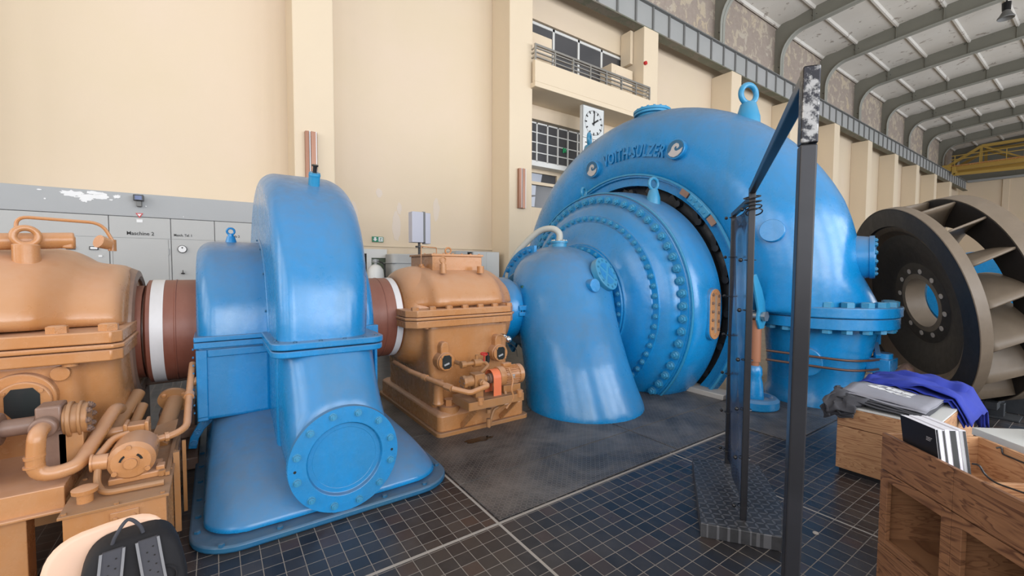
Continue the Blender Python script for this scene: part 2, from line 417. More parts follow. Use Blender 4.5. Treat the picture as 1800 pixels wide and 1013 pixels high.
# ceiling : shallow arch, concrete ribs run along the hall
def arch(y): return 13.05 - .0065 * (y - .2) ** 2
ys = [9.4 - 18.4 * i / 24 for i in range(25)]
b = MB(); b.loft([[(x, y, arch(y)) for y in ys] + [(x, y, arch(y) + .25) for y in reversed(ys)] for x in (-10, 58)]); struct(b.build('ceiling', 'ceiling'))
k = 1
for y in (9.3, 7.9, 6.4, 4.85, 3.3, 1.75, .2, -1.4, -3.0, -4.6, -6.2, -7.8):
    b = MB(); z = arch(y); b.prism([(y - .09, z + .03), (y - .035, z - .09), (y + .035, z - .09), (y + .09, z + .03)], -10, 58, 'x'); o = struct(b.build('trim_%d' % (20 + k), 'ceiling', smooth=0)); k += 1
# walls
b = MB(); b.box(-10, 7.0, 9.4, 9.7, 0, 9.9); b.box(7.0, 10.83, 9.4, 9.7, 5.75, 6.45); b.box(7.0, 10.83, 9.4, 9.7, 8.4, 9.9); b.box(6.59, 7.0, 9.4, 9.7, 0, 9.9)
b.box(10.83, 58, 9.4, 9.7, 0, 9.9); b.box(7.0, 10.83, 9.4, 9.7, 4.36, 4.6); struct(b.build('wall_back', 'wall', smooth=0))
b = MB(); b.box(-10, 58, 9.4, 9.7, 9.9, 13.2); struct(b.build('wall_back_upper', 'peeling_wall', smooth=0)).name = 'wall_upper'
b = MB(); b.box(58, 58.3, -9, 9.7, 0, 10.05); b.box(57.9, 58, 6.2, 6.6, 0, 10.05); struct(b.build('wall_far', 'wall', smooth=0))
b = MB(); b.box(58, 58.3, -9, 9.7, 10.05, 13.4); struct(b.build('wall_far_upper', 'frame', smooth=0)).name = 'wall_far_top'
b = MB()
for x0 in [-10] + [-6.1 + 4.88 * k + 1.9 for k in range(13)]:
    b.box(x0, min(x0 + (1.08 if x0 > -10 else 2.0), 58), -9.3, -9, 0, 13.4)
b.box(-10, 58, -9.3, -9, 0, 1.2); b.box(-10, 58, -9.3, -9, 10.0, 13.4); struct(b.build('wall_front', 'wall', smooth=0))
for k in range(13):
    b = MB(); x = -6.1 + 4.88 * k
    for i in range(5): b.box(x - 1.9 + .95 * i - .03, x - 1.9 + .95 * i + .03, -9.1, -9.0, 1.2, 10)
    for i in range(9): b.box(x - 1.9, x + 1.9, -9.1, -9.0, 1.2 + 1.1 * i - .03, 1.2 + 1.1 * i + .03)
    struct(b.build('window_%d' % (k + 3), 'white_metal', smooth=0))
b = MB(); b.box(-10.3, -10, -9, 9.7, 0, 13.4); struct(b.build('wall_left', 'wall', smooth=0))
# pillars
for k, x in enumerate(PX):
    b = MB(); b.box(x, x + .69, 8.6, 9.4, 0, 9.0); struct(b.build('trim_%d' % (40 + k), 'pillar', smooth=0, bevel=.02))
# crane girder on the pillars
b = MB(); b.box(-10, 57, 8.74, 8.80, 9.02, 9.80); g = b.build('crane_girder', 'girder', smooth=0); tag(g, 'long grey riveted crane girder lying on the cream pillars', 'girder')
b = MB(); b.box(-10, 57, 8.62, 8.92, 8.99, 9.03); b.build('bottom_flange', 'flange_green', g, smooth=0)
b = MB(); b.box(-10, 57, 8.64, 8.92, 9.79, 9.83); b.build('top_flange', 'girder_dark', g, smooth=0)
b = MB(); b.box(-10, 57, 8.74, 8.80, 9.83, 9.86); b.build('rail', 'girder_dark', g, smooth=0)
me = None
for i in range(62):
    x = 6.5 + .815 * i
    if me is None:
        b = MB(); b.box(x - .03, x + .03, 8.69, 8.745, 9.03, 9.79); o = b.build('rib', 'girder_dark', g, smooth=0); me = o
    else:
        o = me.copy(); COL.objects.link(o); o.location.x = .815 * i
# roof frames
def roof_frame(x):
    outer = [(9.4, 9.86)] + [(9.4, 12.45)] + [(y, arch(y)) for y in [9.2 - .7 * i for i in range(26)]]
    inner = [(9.08, 9.86), (9.08, 10.95)]
    for i in range(1, 8):
        t = R(90 * i / 8); inner.append((8.18 + .9 * cos(t), 10.95 + (arch(8.18) - .66 - 10.95) * sin(t)))
    inner += [(y, arch(y) - .66) for y in [8.18 - .7 * i for i in range(25)]]
    b = MB(); n = 60
    def res(P, n):
        d = [0]
        for a, c in zip(P, P[1:]): d.append(d[-1] + math.dist(a, c))
        out = []
        for i in range(n + 1):
            s = d[-1] * i / n; j = 0
            while j < len(P) - 2 and d[j + 1] < s: j += 1
            u = (s - d[j]) / max(d[j + 1] - d[j], 1e-9); out.append((P[j][0] + (P[j + 1][0] - P[j][0]) * u, P[j][1] + (P[j + 1][1] - P[j][1]) * u))
        return out
    # web as strips between matched outer and inner points
    I = inner; O = []
    for (y, z) in I:
        if z < 11.0: O.append((9.4, z))
        elif y > 8.19: 
            t = (9.08 - y) / .9; O.append((9.4, 11.0 + 1.5 * min(1, t * 2)) if t < .5 else (9.4 - (t - .5) * 2 * 1.2, arch(9.0)))
        else: O.append((y, arch(y)))
    for (xa, xb) in ((x - .012, x + .012),):
        b.loft([[(xa, a[0], a[1]), (xb, a[0], a[1]), (xb, c[0], c[1]), (xa, c[0], c[1])] for a, c in zip(I, O)])
    for yy in (7.9, 6.4, 4.85, 3.3, 1.75, .2, -1.4, -3, -4.6, -6.2):
        b.box(x - .08, x + .012, yy - .012, yy + .012, arch(yy) - .66, arch(yy))
    w = b.build('roof_frame', 'frame', smooth=0)
    b = MB(); b.loft([[(x - .16, y, z), (x + .16, y, z), (x + .16, y + .02 if z < 11 else y, z + (.02 if z > 11 else 0)), (x - .16, y + .02 if z < 11 else y, z + (.02 if z > 11 else 0))] for y, z in inner])
    b.build('inner_flange', 'frame_edge', w, smooth=40)
    return w
f0 = roof_frame(16.0); tag(f0, 'steel roof frame nearest the camera in view, curving from the crane girder up under the roof', 'roof frame', 'steel roof frames')
words = ['nearest the camera', 'second', 'third', 'fourth', 'fifth', 'sixth', 'seventh', 'eighth', 'farthest']
f0['label'] = 'greenish steel roof frame nearest the camera of those arching over the hall'
for k in range(1, 9):
    c = copy_tree(f0); c.location.x = 4.885 * k
    c['label'] = 'greenish steel roof frame, the %s counted from the camera' % words[k] if k < 8 else 'greenish steel roof frame farthest down the hall, above the yellow crane'
# travelling crane at the far end
def crane():
    t = thing('travelling_crane', (51.5, 0, 9.86), 'yellow lattice travelling crane spanning the far end of the hall', 'crane')
    for nm, x in (('lattice_girder', 50.6), ('lattice_girder', 52.6)):
        b = MB()
        b.bar((x, 8.95, 10.1), (x, -8.6, 10.1), .3, .35); b.bar((x, 7.0, 11.6), (x, -7, 11.6), .22); b.bar((x, 8.95, 10.3), (x, 7.0, 11.6), .2)
        b.bar((x, 8.3, 9.75), (x, -8, 9.0), .16) if False else None
        y = 7.0; i = 0
        while y > -7:
            b.bar((x, y, 10.1), (x, y, 11.6), .16)
            if i % 2 == 0: b.bar((x, y, 11.6), (x, y - 2.3, 10.2), .12)
            else: b.bar((x, y, 10.2), (x, y - 2.3, 11.6), .12)
            y -= 2.3; i += 1
        b.build(nm, 'yellow', t, smooth=0)
    b = MB(); b.bar((50.2, 8.45, 9.55), (50.2, -8.4, 9.0), .2); b.bar((50.2, 8.45, 9.55), (50.2, 8.45, 10.2), .2); b.box(49.9, 53, 8.6, 9.1, 9.86, 10.35); b.build('end_carriage', 'yellow', t, smooth=0)
    b = MB()
    for z in (10.75, 11.05): b.bar((50.1, 8.6, z), (50.1, -8, z), .06)
    for i in range(12): b.bar((50.1, 8.4 - 1.4 * i, 10.2), (50.1, 8.4 - 1.4 * i, 11.05), .05)
    b.build('handrail', 'yellow', t, smooth=0)
    b = MB(); b.box(50.1, 53, -8, 8.6, 10.22, 10.28); b.build('walkway', 'orange', t, smooth=0)
crane()
b = MB(); b.box(57.2, 57.5, -9, 8.7, 9.75, 9.95); o = b.build('beam', 'girder', smooth=0); o.name = 'trim_70'; struct(o)
# pendant hall lamp
t = thing('pendant_lamp', (27, 3.24, 12.3), 'dark bell shaped hall lamp hanging under the whitewashed roof', 'lamp')
b = MB(); b.lathe([(0, .02), (.02, .13), (.32, .14), (.34, .06)], (27, 3.24, 12.35), (0, 0, 1), 20); b.cyl((27, 3.24, 12.7), (27, 3.24, arch(3.24) + .05), .03); b.build('ballast_housing', 'black', t)
b = MB(); b.lathe([(0, .25), (.04, .26), (.15, .19), (.33, .10), (.33, .09), (.15, .17), (.04, .23)], (27, 3.24, 12.03), (0, 0, 1), 24, cap=False, closed_prof=True); b.build('lamp_shade', 'girder_dark', t)

# ------------------------------------------------------------------ left wall: grey instrument cabinets
def cab(name, x0, x1, z0, z1, y0, mat, label, cat, group=None, bevel=.006):
    b = MB(); b.box(x0, x1, y0, 9.395, z0, z1); o = b.build(name, mat, smooth=0, bevel=bevel, seg=1); return tag(o, label, cat, group)
o = cab('wall_panelling', -9.5, 1.222, 2.42, 2.77, 8.6, 'panel', 'long grey sheet panelling above the switchgear cabinets, paint flaking', 'panelling')
rnd = random.Random(3)
for i_, (cx, cz, w, h) in enumerate(((-1.62, 2.70, .30, .05), (-1.35, 2.69, .22, .06), (-1.48, 2.665, .28, .04), (-1.16, 2.70, .10, .03), (-1.50, 2.63, .14, .05), (-1.95, 2.72, .06, .012), (-1.22, 2.645, .05, .012), (-1.9, 2.60, .025, .012), (-.83, 2.585, .022, .012), (-.38, 2.46, .012, .01), (-1.4, 2.73, .2, .03))):
    q = []
    for i in range(26):
        a = 2 * pi * i / 26; rr = rnd.uniform(.55, 1.05); q.append((cx + w / 2 * cos(a) * rr, cz + h * sin(a) * rr))
    fl = MB(); fl.prism(q, 8.5975 - .0004 * i_, 8.602, 'y'); fl.build('flaked_patch', 'white', o, smooth=0)
bl = [(-9.5, -3.3), (-3.295, -1.262), (-1.257, -.545), (-.54, .02), (.025, 1.222)]
names = ['grey switchgear cabinet at the far left behind the ochre gearbox', 'grey cabinet with two small framed meters behind the ochre gearbox', "grey cabinet with a large door lettered 'Maschine 2'", "grey cabinet lettered 'Masch. Taf. 1' with a round dial", "grey cabinet lettered 'Trafo 2' beside the blue pump hood"]
CB = []
for (x0, x1), nm in zip(bl, names):
    t = thing('switchgear_cabinet', ((x0 + x1) / 2, 8.6, 0), nm, 'cabinet', 'grey switchgear cabinets along the wall')
    b = MB(); b.box(x0, x1, 8.61, 9.39, 0, 2.415); b.build('body', 'cabinet', t, smooth=0, bevel=.004, seg=1); CB.append(t)
    b = MB(); b.box(x0 + .004, x1 - .004, 8.6, 8.612, 2.10, 2.41) if True else 0
    b.box(x0 + .004, x1 - .004, 8.6, 8.612, .1, 2.092) if nm != names[2] else (b.box(x0 + .004, x0 + .03, 8.6, 8.612, .1, 2.092), b.box(x1 - .03, x1 - .004, 8.6, 8.612, .1, 2.092))
    b.build('front_panel', 'cabinet', t, smooth=0)
b = MB(); b.box(-1.222, -.578, 8.594, 8.612, .12, 2.085); d = b.build('door', 'cabinet', CB[2], smooth=0, bevel=.003, seg=1)
b = MB()
for z in (1.85, .5): b.cyl((-.574, 8.592, z), (-.574, 8.592, z + .1), .008, n=8)
b.build('hinge', 'panel', d)
put_text('lettering', 'Maschine 2', .075, (-.905, 8.597, 2.17), (1, 0, 0), (0, 0, 1), 'ink', CB[2], .001, .0008, .95)
put_text('lettering', 'Masch. Taf. 1', .052, (-.39, 8.597, 2.165), (1, 0, 0), (0, 0, 1), 'ink', CB[3], .001, .0006, .85)
put_text('lettering', 'Trafo 2', .055, (.30, 8.597, 2.18), (1, 0, 0), (0, 0, 1), 'ink', CB[4], .001, .0006, .85)
def dial(parent, x, z, r):
    b = MB(); b.cyl((x, 8.602, z), (x, 8.575, z), r, n=28); g = b.build('dial', 'ink', parent)
    b = MB(); b.cyl((x, 8.578, z), (x, 8.572, z), r * .86, n=28); b.build('dial_face', 'white', g)
    b = MB(); b.cyl((x, 8.574, z + r * .35), (x, 8.569, z + r * .35), r * .18, n=12); b.build('pointer', 'ink', g)
dial(CB[3], -.405, 1.945, .06)
b = MB(); b.cyl((-.405, 8.6, 1.56), (-.405, 8.57, 1.56), .014, n=12); b.box(-.43, -.38, 8.565, 8.58, 1.552, 1.568); b.box(-.41, -.40, 8.565, 8.58, 1.56, 1.61); b.build('rotary_handle', 'ink', CB[3], smooth=0)
for x in (-1.665, -1.425):
    b = MB(); b.box(x - .048, x + .048, 8.585, 8.602, 1.905, 1.955); g = b.build('meter', 'ink', CB[1], smooth=0)
    b = MB(); b.box(x - .038, x + .038, 8.583, 8.586, 1.914, 1.946); b.build('meter_face', 'white', g, smooth=0)
b = MB(); b.box(-1.38, -1.34, 8.59, 8.602, 1.80, 1.83); b.build('name_plate', 'white', CB[1], smooth=0)
t = thing('floodlight', (-.905, 8.57, 2.70), 'small dark floodlight with blue lens fixed to the grey panelling', 'floodlight')
b = MB(); b.box(-.965, -.845, 8.49, 8.56, 2.65, 2.74); b.build('housing', 'black', t, smooth=0, bevel=.008)
b = MB(); b.box(-.945, -.865, 8.486, 8.492, 2.665, 2.725); b.build('lens', 'screen', t, smooth=0)
b = MB(); b.box(-.935, -.875, 8.52, 8.6, 2.57, 2.65); b.build('bracket', 'girder_dark', t, smooth=0, bevel=.006)
t = thing('warning_sticker', (-.91, 8.597, 2.46), 'small red triangular warning sticker below the floodlight', 'sticker')
b = MB(); b.prism([(-.955, 2.475), (-.865, 2.475), (-.91, 2.40)], 8.594, 8.5985, 'y'); b.build('triangle', 'red', t, smooth=0)
b = MB(); b.prism([(-.935, 2.463), (-.885, 2.463), (-.91, 2.425)], 8.592, 8.5945, 'y'); b.box(-.945, -.875, 8.594, 8.5985, 2.335, 2.38); b.build('white_field', 'white', t, smooth=0)
# patches of paler plaster and exit sign
def patch(x, z, w, h, seed, y=9.398):
    q = []; rn = random.Random(seed)
    for i in range(22):
        a = 2 * pi * i / 22; rr = rn.uniform(.8, 1.05); q.append((x + w * cos(a) * rr, z + h * sin(a) * rr))
    return q
b = MB()
for i, (x, z, w, h) in enumerate(((2.45, 2.75, .10, .35), (3.45, 3.0, .06, .14), (4.35, 3.05, .09, .28), (2.05, 3.1, .1, .4), (3.0, 3.3, .08, .1), (4.0, 2.75, .14, .14), (3.38, 2.6, .1, .36))):
    b.prism(patch(x, z, w, h, i), 9.396, 9.402, 'y')
m = m_wall('filled_plaster_patches', (.68, .58, .48), (.70, .60, .52)); o = b.build('plaster_patches', m, smooth=0); o.name = 'trim_71'; struct(o)
b = MB(); b.box(1.92, 5.9, 9.37, 9.41, 2.13, 2.17); o = b.build('ledge', 'pillar', smooth=0); o.name = 'trim_72'; struct(o)
def exit_sign(x, y, z, w, h, label):
    t = thing('exit_sign', (x, y, z), label, 'exit sign')
    b = MB(); b.box(x - w / 2, x + w / 2, y - .03, y, z - h / 2, z + h / 2); b.build('plate', 'green', t, smooth=0)
    b = MB(); q = h * .38; cx = x - w * .25
    b.prism([(cx - .2 * h, z + q), (cx + .2 * h, z + q), (cx + .2 * h, z), (cx + .42 * h, z), (cx, z - q), (cx - .42 * h, z), (cx - .2 * h, z)], y - .034, y - .029, 'y')
    b.box(x + w * .06, x + w * .44, y - .034, y - .029, z - h * .42, z + h * .42); b.build('white_symbols', 'white', t, smooth=0)
    b = MB(); fx = x + w * .25
    b.cyl((fx + .05 * h, y - .034, z + .27 * h), (fx + .05 * h, y - .038, z + .27 * h), .07 * h, n=12)
    for a_, c_ in (((0, .2), (-.06, -.05)), ((-.06, -.05), (.12, -.35)), ((-.06, -.05), (-.22, -.3)), ((0, .17), (.18, .05)), ((0, .17), (-.18, .1))):
        b.bar((fx + a_[0] * h, y - .036, z + a_[1] * h), (fx + c_[0] * h, y - .036, z + c_[1] * h), .07 * h, .003, (0, 1, 0))
    b.build('running_figure', 'green', t, smooth=0)
exit_sign(2.95, 9.39, 2.285, .24, .115, 'green and white emergency exit sign on the cream wall')
# doorway under a white lintel in the second bay
b = MB(); b.box(1.95, 3.14, 9.34, 9.42, 1.97, 2.07); b.box(2.70, 2.80, 9.34, 9.42, 0, 1.97); b.box(2.8, 3.14, 9.34, 9.42, 1.88, 1.97); struct(b.build('door_1', 'white_metal', smooth=0))
b = MB(); b.box(1.97, 2.70, 9.385, 9.398, 0, 1.97); o = b.build('door_2', 'dark', smooth=0); struct(o)  # dark sheet paints the unlit depth of the doorway
b = MB(); b.box(2.80, 3.14, 9.385, 9.398, 0, 1.90); o = b.build('door_3', plain('olive_door', (.09, .12, .08), .5), smooth=0); struct(o)
b = MB()
for i in range(6): b.box(2.0, 2.68, 9.37, 9.386, .9 + .17 * i, .93 + .17 * i)
o = b.build('trim_73', 'girder_dark', smooth=0); struct(o)
# white gas cylinder standing in the doorway
t = thing('extinguisher_cylinder', (2.72, 8.8, 0), 'fat white gas cylinder with guard ring standing before the doorway', 'cylinder')
b = MB(); b.lathe([(0, .14), (.02, .17), (1.5, .17), (1.62, .155), (1.70, .10), (1.73, .05)], (2.72, 8.8, 0), (0, 0, 1), 28); b.build('tank', 'white_metal', t)
b = MB(); b.torus((2.72, 8.8, 1.78), (0, 0, 1), .08, .008); b.cyl((2.72, 8.8, 1.7), (2.72, 8.8, 1.84), .03); b.box(2.66, 2.78, 8.78, 8.82, 1.80, 1.83); b.build('valve', 'panel', t)
b = MB(); b.tube([(2.75, 8.76, 1.8), (2.86, 8.68, 1.72), (2.88, 8.66, 1.4), (2.95, 8.7, 1.1)], .014, 8); b.build('hose', 'rubber', t)
# pale control desk cabinet
t = thing('control_cabinet', (3.75, 8.9, 0), 'pale grey control cabinet with rounded top, scattered with small holes', 'cabinet')
b = MB(); b.loft([rrect(3.06, 4.45, 8.75, 9.3, .12, z) for z in (0, 1.84, 1.93, 1.96)]); b.build('body', 'cabinet', t, bevel=.02)
b = MB(); b.box(3.04, 4.47, 8.73, 9.32, 1.76, 1.775); b.build('band', 'panel', t, smooth=0)
b = MB(); b.box(3.42, 4.1, 8.742, 8.752, .9, 1.70); b.build('door', 'white_metal', t, smooth=0, bevel=.003, seg=1)
b = MB(); rn = random.Random(5)
for i in range(26):
    x = rn.uniform(3.45, 4.05); z = rn.uniform(1.3, 1.66); r_ = rn.choice((.008, .012, .02)); b.cyl((x, 8.742, z), (x, 8.738, z), r_, n=8)
b.box(3.72, 3.78, 8.735, 8.743, 1.38, 1.62); b.box(3.38, 3.40, 8.735, 8.745, 1.35, 1.5); b.build('holes', 'ink', t, smooth=0)
# white screen box on a short stem
t = thing('speaker_column', (3.12, 7.5, 2.0), 'white slab-shaped box with a dark slot on a stem above the gearbox', 'box')
b = MB(); b.box(2.97, 3.19, 7.44, 7.62, 2.13, 2.69); b.build('front_shell', 'lilac', t, smooth=0, bevel=.008)
b = MB(); b.box(3.185, 3.235, 7.46, 7.60, 2.14, 2.70); b.build('slot', 'girder_dark', t, smooth=0)
b = MB(); b.box(3.23, 3.33, 7.44, 7.62, 2.11, 2.68); b.build('rear_shell', 'lilac', t, smooth=0, bevel=.008)
b = MB(); b.cyl((3.14, 7.53, 0), (3.14, 7.53, 2.14), .022); b.cyl((3.14, 7.53, 2.04), (3.14, 7.53, 2.07), .07); b.cyl((3.14, 7.53, 0), (3.14, 7.53, .02), .2); b.build('stem', 'black', t)
# grey lockers
t = thing('locker', (5.1, 8.9, 0), 'low grey lockers with one open compartment beside the cream pillar', 'cupboard')
b = MB(); b.box(4.56, 4.58, 8.8, 9.35, 0, 2.06); b.box(5.72, 5.74, 8.8, 9.35, 0, 2.06); b.box(4.58, 5.72, 8.8, 9.35, 2.04, 2.06); b.box(4.58, 5.72, 9.3, 9.35, 0, 2.04); b.box(5.0, 5.02, 8.8, 9.3, 0, 2.04); b.box(4.58, 5.0, 8.82, 9.3, 1.72, 1.74); b.box(4.58, 4.86, 8.80, 8.82, 0, 2.04); b.build('carcass', 'cabinet', t, smooth=0)
for a_, c_ in ((5.02, 5.37), (5.375, 5.735)):
    b = MB(); b.box(a_, c_, 8.785, 8.80, .05, 2.05); b.build('door', 'white_metal', t, smooth=0, bevel=.003, seg=1)
b = MB(); b.box(4.87, 4.99, 8.9, 9.2, 1.75, 1.9); b.box(4.88, 4.93, 8.85, 9.0, 1.9, 1.98); b.build('stored_things', 'greasy', t, smooth=0)
# copper wall lamps
def wall_lamp(x, z0, z1, label):
    t = thing('wall_lamp', (x, 8.6, (z0 + z1) / 2), label, 'wall lamp', 'copper wall lamps on the pillars'); 
    b = MB(); b.prism([(x - .10, 8.6), (x - .10, 8.52), (x - .045, 8.50), (x - .045, 8.6)], z0, z1, 'z'); b.prism([(x - .01, 8.6), (x - .01, 8.50), (x + .07, 8.50), (x + .10, 8.53), (x + .10, 8.6)], z0, z1, 'z'); b.build('copper_shell', 'copper', t, smooth=0)
    b = MB(); b.box(x - .035, x - .018, 8.51, 8.6, z0 + .01, z1 + .01); b.box(x + .07, x + .085, 8.495, 8.52, z0, z1); b.build('white_tube', 'white', t, smooth=0)
wall_lamp(1.50, 3.28, 4.12, 'copper and white strip lamp on the pillar above the blue pump')
wall_lamp(6.24, 3.14, 4.10, 'copper and white strip lamp on the pillar left of the turbine')
# ------------------------------------------------------------------ recessed bay: windows, balcony, clock
def window(n, x0, x1, z0, z1, cols, rows, y=9.42, fr='white_metal', glass='pane', w=.04):
    b = MB(); b.box(x0, x1, y, y + .06, z1 - w, z1); b.box(x0, x1, y, y + .06, z0, z0 + w)
    for i in range(cols + 1):
        x = x0 + (x1 - x0) * i / cols; b.box(x - w / 2, x + w / 2, y, y + .06, z0, z1)
    for i in range(1, rows):
        z = z0 + (z1 - z0) * i / rows; b.box(x0, x1, y + .01, y + .05, z - w * .35, z + w * .35)
    f = struct(b.build('window_%d' % n, fr, smooth=0))
    b = MB(); b.box(x0, x1, y + .03, y + .04, z0, z1); b.build('pane', glass, f, smooth=0)
    return f
window(1, 7.0, 10.83, 4.60, 5.68, 10, 4)
f2 = window(2, 7.0, 10.83, 6.45, 8.35, 4, 1, w=.07)
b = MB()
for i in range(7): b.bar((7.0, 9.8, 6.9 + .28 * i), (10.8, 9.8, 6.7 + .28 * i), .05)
b.build('reflected_blinds', 'girder', f2, smooth=0)  # bars behind the glass stand in for a reflection of blinds
b = MB(); b.box(6.59, 10.83, 9.10, 9.42, 4.40, 4.52); o = b.build('trim_74', 'white_metal', smooth=0); struct(o)
b = MB()
for (a_, c_) in ((7.0, 7.12), (8.10, 8.32), (9.3, 9.42)): b.box(a_, c_, 9.4, 9.5, 2.0, 4.36)
for (a_, c_) in ((7.12, 8.10), (8.32, 9.3)):
    b.box(a_, c_, 9.4, 9.5, 2.0, 3.35); b.box(a_, c_, 9.4, 9.5, 3.98, 4.06); b.box(a_, c_, 9.4, 9.5, 4.30, 4.36)
o = struct(b.build('door_4', 'pillar', smooth=0))
b = MB()
for (a_, c_) in ((7.12, 8.10), (8.32, 9.3)): b.box(a_, c_, 9.46, 9.47, 3.35, 3.98); b.box(a_, c_, 9.46, 9.47, 4.06, 4.30)
b.build('pane', 'pane', o, smooth=0)
b = MB()
b.prism([(7.16, 4.07), (7.55, 4.07), (7.6, 4.29), (7.16, 4.29)], 9.45, 9.461, 'y'); b.prism([(7.14, 3.68), (7.36, 3.70), (7.38, 3.96), (7.14, 3.96)], 9.45, 9.461, 'y'); b.prism([(7.14, 3.37), (7.33, 3.38), (7.36, 3.66), (7.14, 3.62)], 9.45, 9.461, 'y'); b.build('reflecting_pane', 'pane_bright', o, smooth=0)  # pale patches paint a reflection onto the dark panes
b = MB(); b.box(9.42, 10.83, 9.41, 9.7, 0, 4.4); b.box(7.0, 9.42, 9.41, 9.7, 0, 2.0); o = struct(b.build('wall_bay', 'wall', smooth=0))
b = MB(); b.box(7.0, 10.8, 10.2, 10.3, 2, 9); o = struct(b.build('wall_room_behind', 'girder_dark', smooth=0)); o.name = 'wall_behind'
# green exit mark behind the glazing
t = thing('exit_sign', (9.0, 9.41, 5.2), 'small green exit sign behind the gridded glazing', 'exit sign')
b = MB(); b.bar((8.35, 9.41, 5.0), (8.35, 9.41, 5.14), .03); b.bar((8.35, 9.41, 5.14), (8.43, 9.41, 5.02), .03); b.bar((8.43, 9.41, 5.02), (8.43, 9.41, 5.14), .03); b.build('figure', plain('lit_green', (.02, .4, .15), .5), t, smooth=0)
t.location = (0, 0, 0)
for c in t.children: c.location = Vector((9.0, 9.41, 5.2))
# balcony
t = thing('balcony', (8.7, 8.9, 6.12), 'cream plastered balcony with a metal railing above the clock', 'balcony')
b = MB(); b.box(6.53, 10.96, 8.42, 9.4, 6.12, 6.24); b.box(6.53, 10.96, 8.42, 8.54, 6.24, 6.76); b.build('parapet', 'pillar', t, smooth=0, bevel=.01)
b = MB()
for z in (6.85, 6.96, 7.06): b.bar((6.56, 8.46, z), (10.93, 8.46, z), .03); b.bar((6.56, 8.46, z), (6.56, 8.6, z), .03); b.bar((10.93, 8.46, z), (10.93, 8.6, z), .03)
b.bar((6.54, 8.46, 7.13), (10.95, 8.46, 7.13), .05)
for i in range(8): x = 6.56 + 4.37 * i / 7; b.bar((x, 8.46, 6.74), (x, 8.46, 7.15), .045)
b.build('railing', 'steel', t, smooth=0)
for x0, x1, z1, lab in ((6.62, 7.5, 7.74, 'cream panelled box behind the balcony railing, left one'), (9.8, 10.75, 7.76, 'cream panelled box behind the balcony railing, right one')):
    b = MB(); b.box(x0, x1, 8.95, 9.39, 6.245, z1); o = b.build('wall_box', 'pillar', smooth=0, bevel=.008); tag(o, lab, 'box', 'boxes on the balcony')
    b = MB(); b.box(x0 + .15, x1 - .15, 8.94, 8.951, z1 - .62, z1 - .17); b.build('cover', 'wall', o, smooth=0, bevel=.004)
b = MB(); b.cyl((10.87, 8.60, 7.9), (10.87, 8.54, 7.9), .055); o = b.build('alarm_button', 'red'); tag(o, 'small round red alarm sounder on the cream pillar by the balcony', 'alarm')
b = MB(); b.box(10.68, 10.80, 9.0, 9.38, 8.0, 9.0); o = b.build('trim_75', 'pillar'); struct(o)
# clock
cx0, cx1 = 8.20, 9.02
CX = 8.61
t = thing('station_clock', (8.61, 8.5, 6.1), 'square white clock over a board with machine numbers under the balcony', 'clock')
b = MB(); b.box(cx0, cx1, 8.49, 8.60, 4.2, 6.07); b.build('board', 'white_metal', t, smooth=0, bevel=.01)
b = MB()
for a_ in ((cx0, cx0 + .015, 4.2, 6.07), (cx1 - .015, cx1, 4.2, 6.07), (cx0, cx1, 6.055, 6.07), (cx0, cx1, 5.20, 5.215), (cx0, cx1, 4.73, 4.745), (8.60, 8.615, 4.2, 5.2)): b.box(a_[0], a_[1], 8.484, 8.492, a_[2], a_[3])
b.build('seams', 'girder_dark', t, smooth=0)
b = MB(); b.box(cx0 + .04, cx1 - .04, 8.480, 8.491, 5.26, 6.02); fc = b.build('clock_face', 'clock_face', t, smooth=0)
b = MB(); cz = 5.64
for i in range(12):
    a = 2 * pi * i / 12; b.bar((CX + .26 * sin(a), 8.475, cz + .26 * cos(a)), (CX + .335 * sin(a), 8.475, cz + .335 * cos(a)), .035, .008, (0, 1, 0))
for i in range(60):
    a = 2 * pi * i / 60; b.bar((CX + .31 * sin(a), 8.477, cz + .31 * cos(a)), (CX + .335 * sin(a), 8.477, cz + .335 * cos(a)), .01, .004, (0, 1, 0))
b.build('hour_marks', 'ink', fc, smooth=0)
for nm, deg, ln, w in (('hour_hand', 57, .20, .045), ('minute_hand', 4, .31, .03)):
    a = R(deg); b = MB(); b.bar((CX - .07 * sin(a), 8.468, cz - .07 * cos(a)), (CX + ln * sin(a), 8.468, cz + ln * cos(a)), w, .006, (0, 1, 0)); b.build(nm, 'ink', fc, smooth=0)
for s_, x, z in (('Z', 8.41, 4.97), ('1', 8.82, 4.97), ('2', 8.82, 4.48)):
    put_text('digit', s_, .40, (x, 8.485, z), (1, 0, 0), (0, 0, 1), 'ink', t, .002, -.004)

# ================================================================== BLUE PUMP (foreground)
YA, ZA = 4.65, 1.12
M['pit_black'] = paint('oily_black_casting', (.014, .016, .02), (.02, .025, .03), (.03, .03, .03), .5, .3, .4)  # near-black carries the gap's shade on the stay ring and greasy levers
def arc(xc, r, z0=None, n=28, a0=0, a1=pi, e=1.0):
    """half ring in the YZ plane, front (low Y) to back, around the shaft"""
    return [(xc, YA - r * cos(a0 + (a1 - a0) * i / n), ZA + r * e * sin(a0 + (a1 - a0) * i / n)) for i in range(n + 1)]
PU = thing('blue_pump', (.69, YA, 0), 'large glossy blue pump casing with tall rounded hood and round blank flange in front', 'pump')
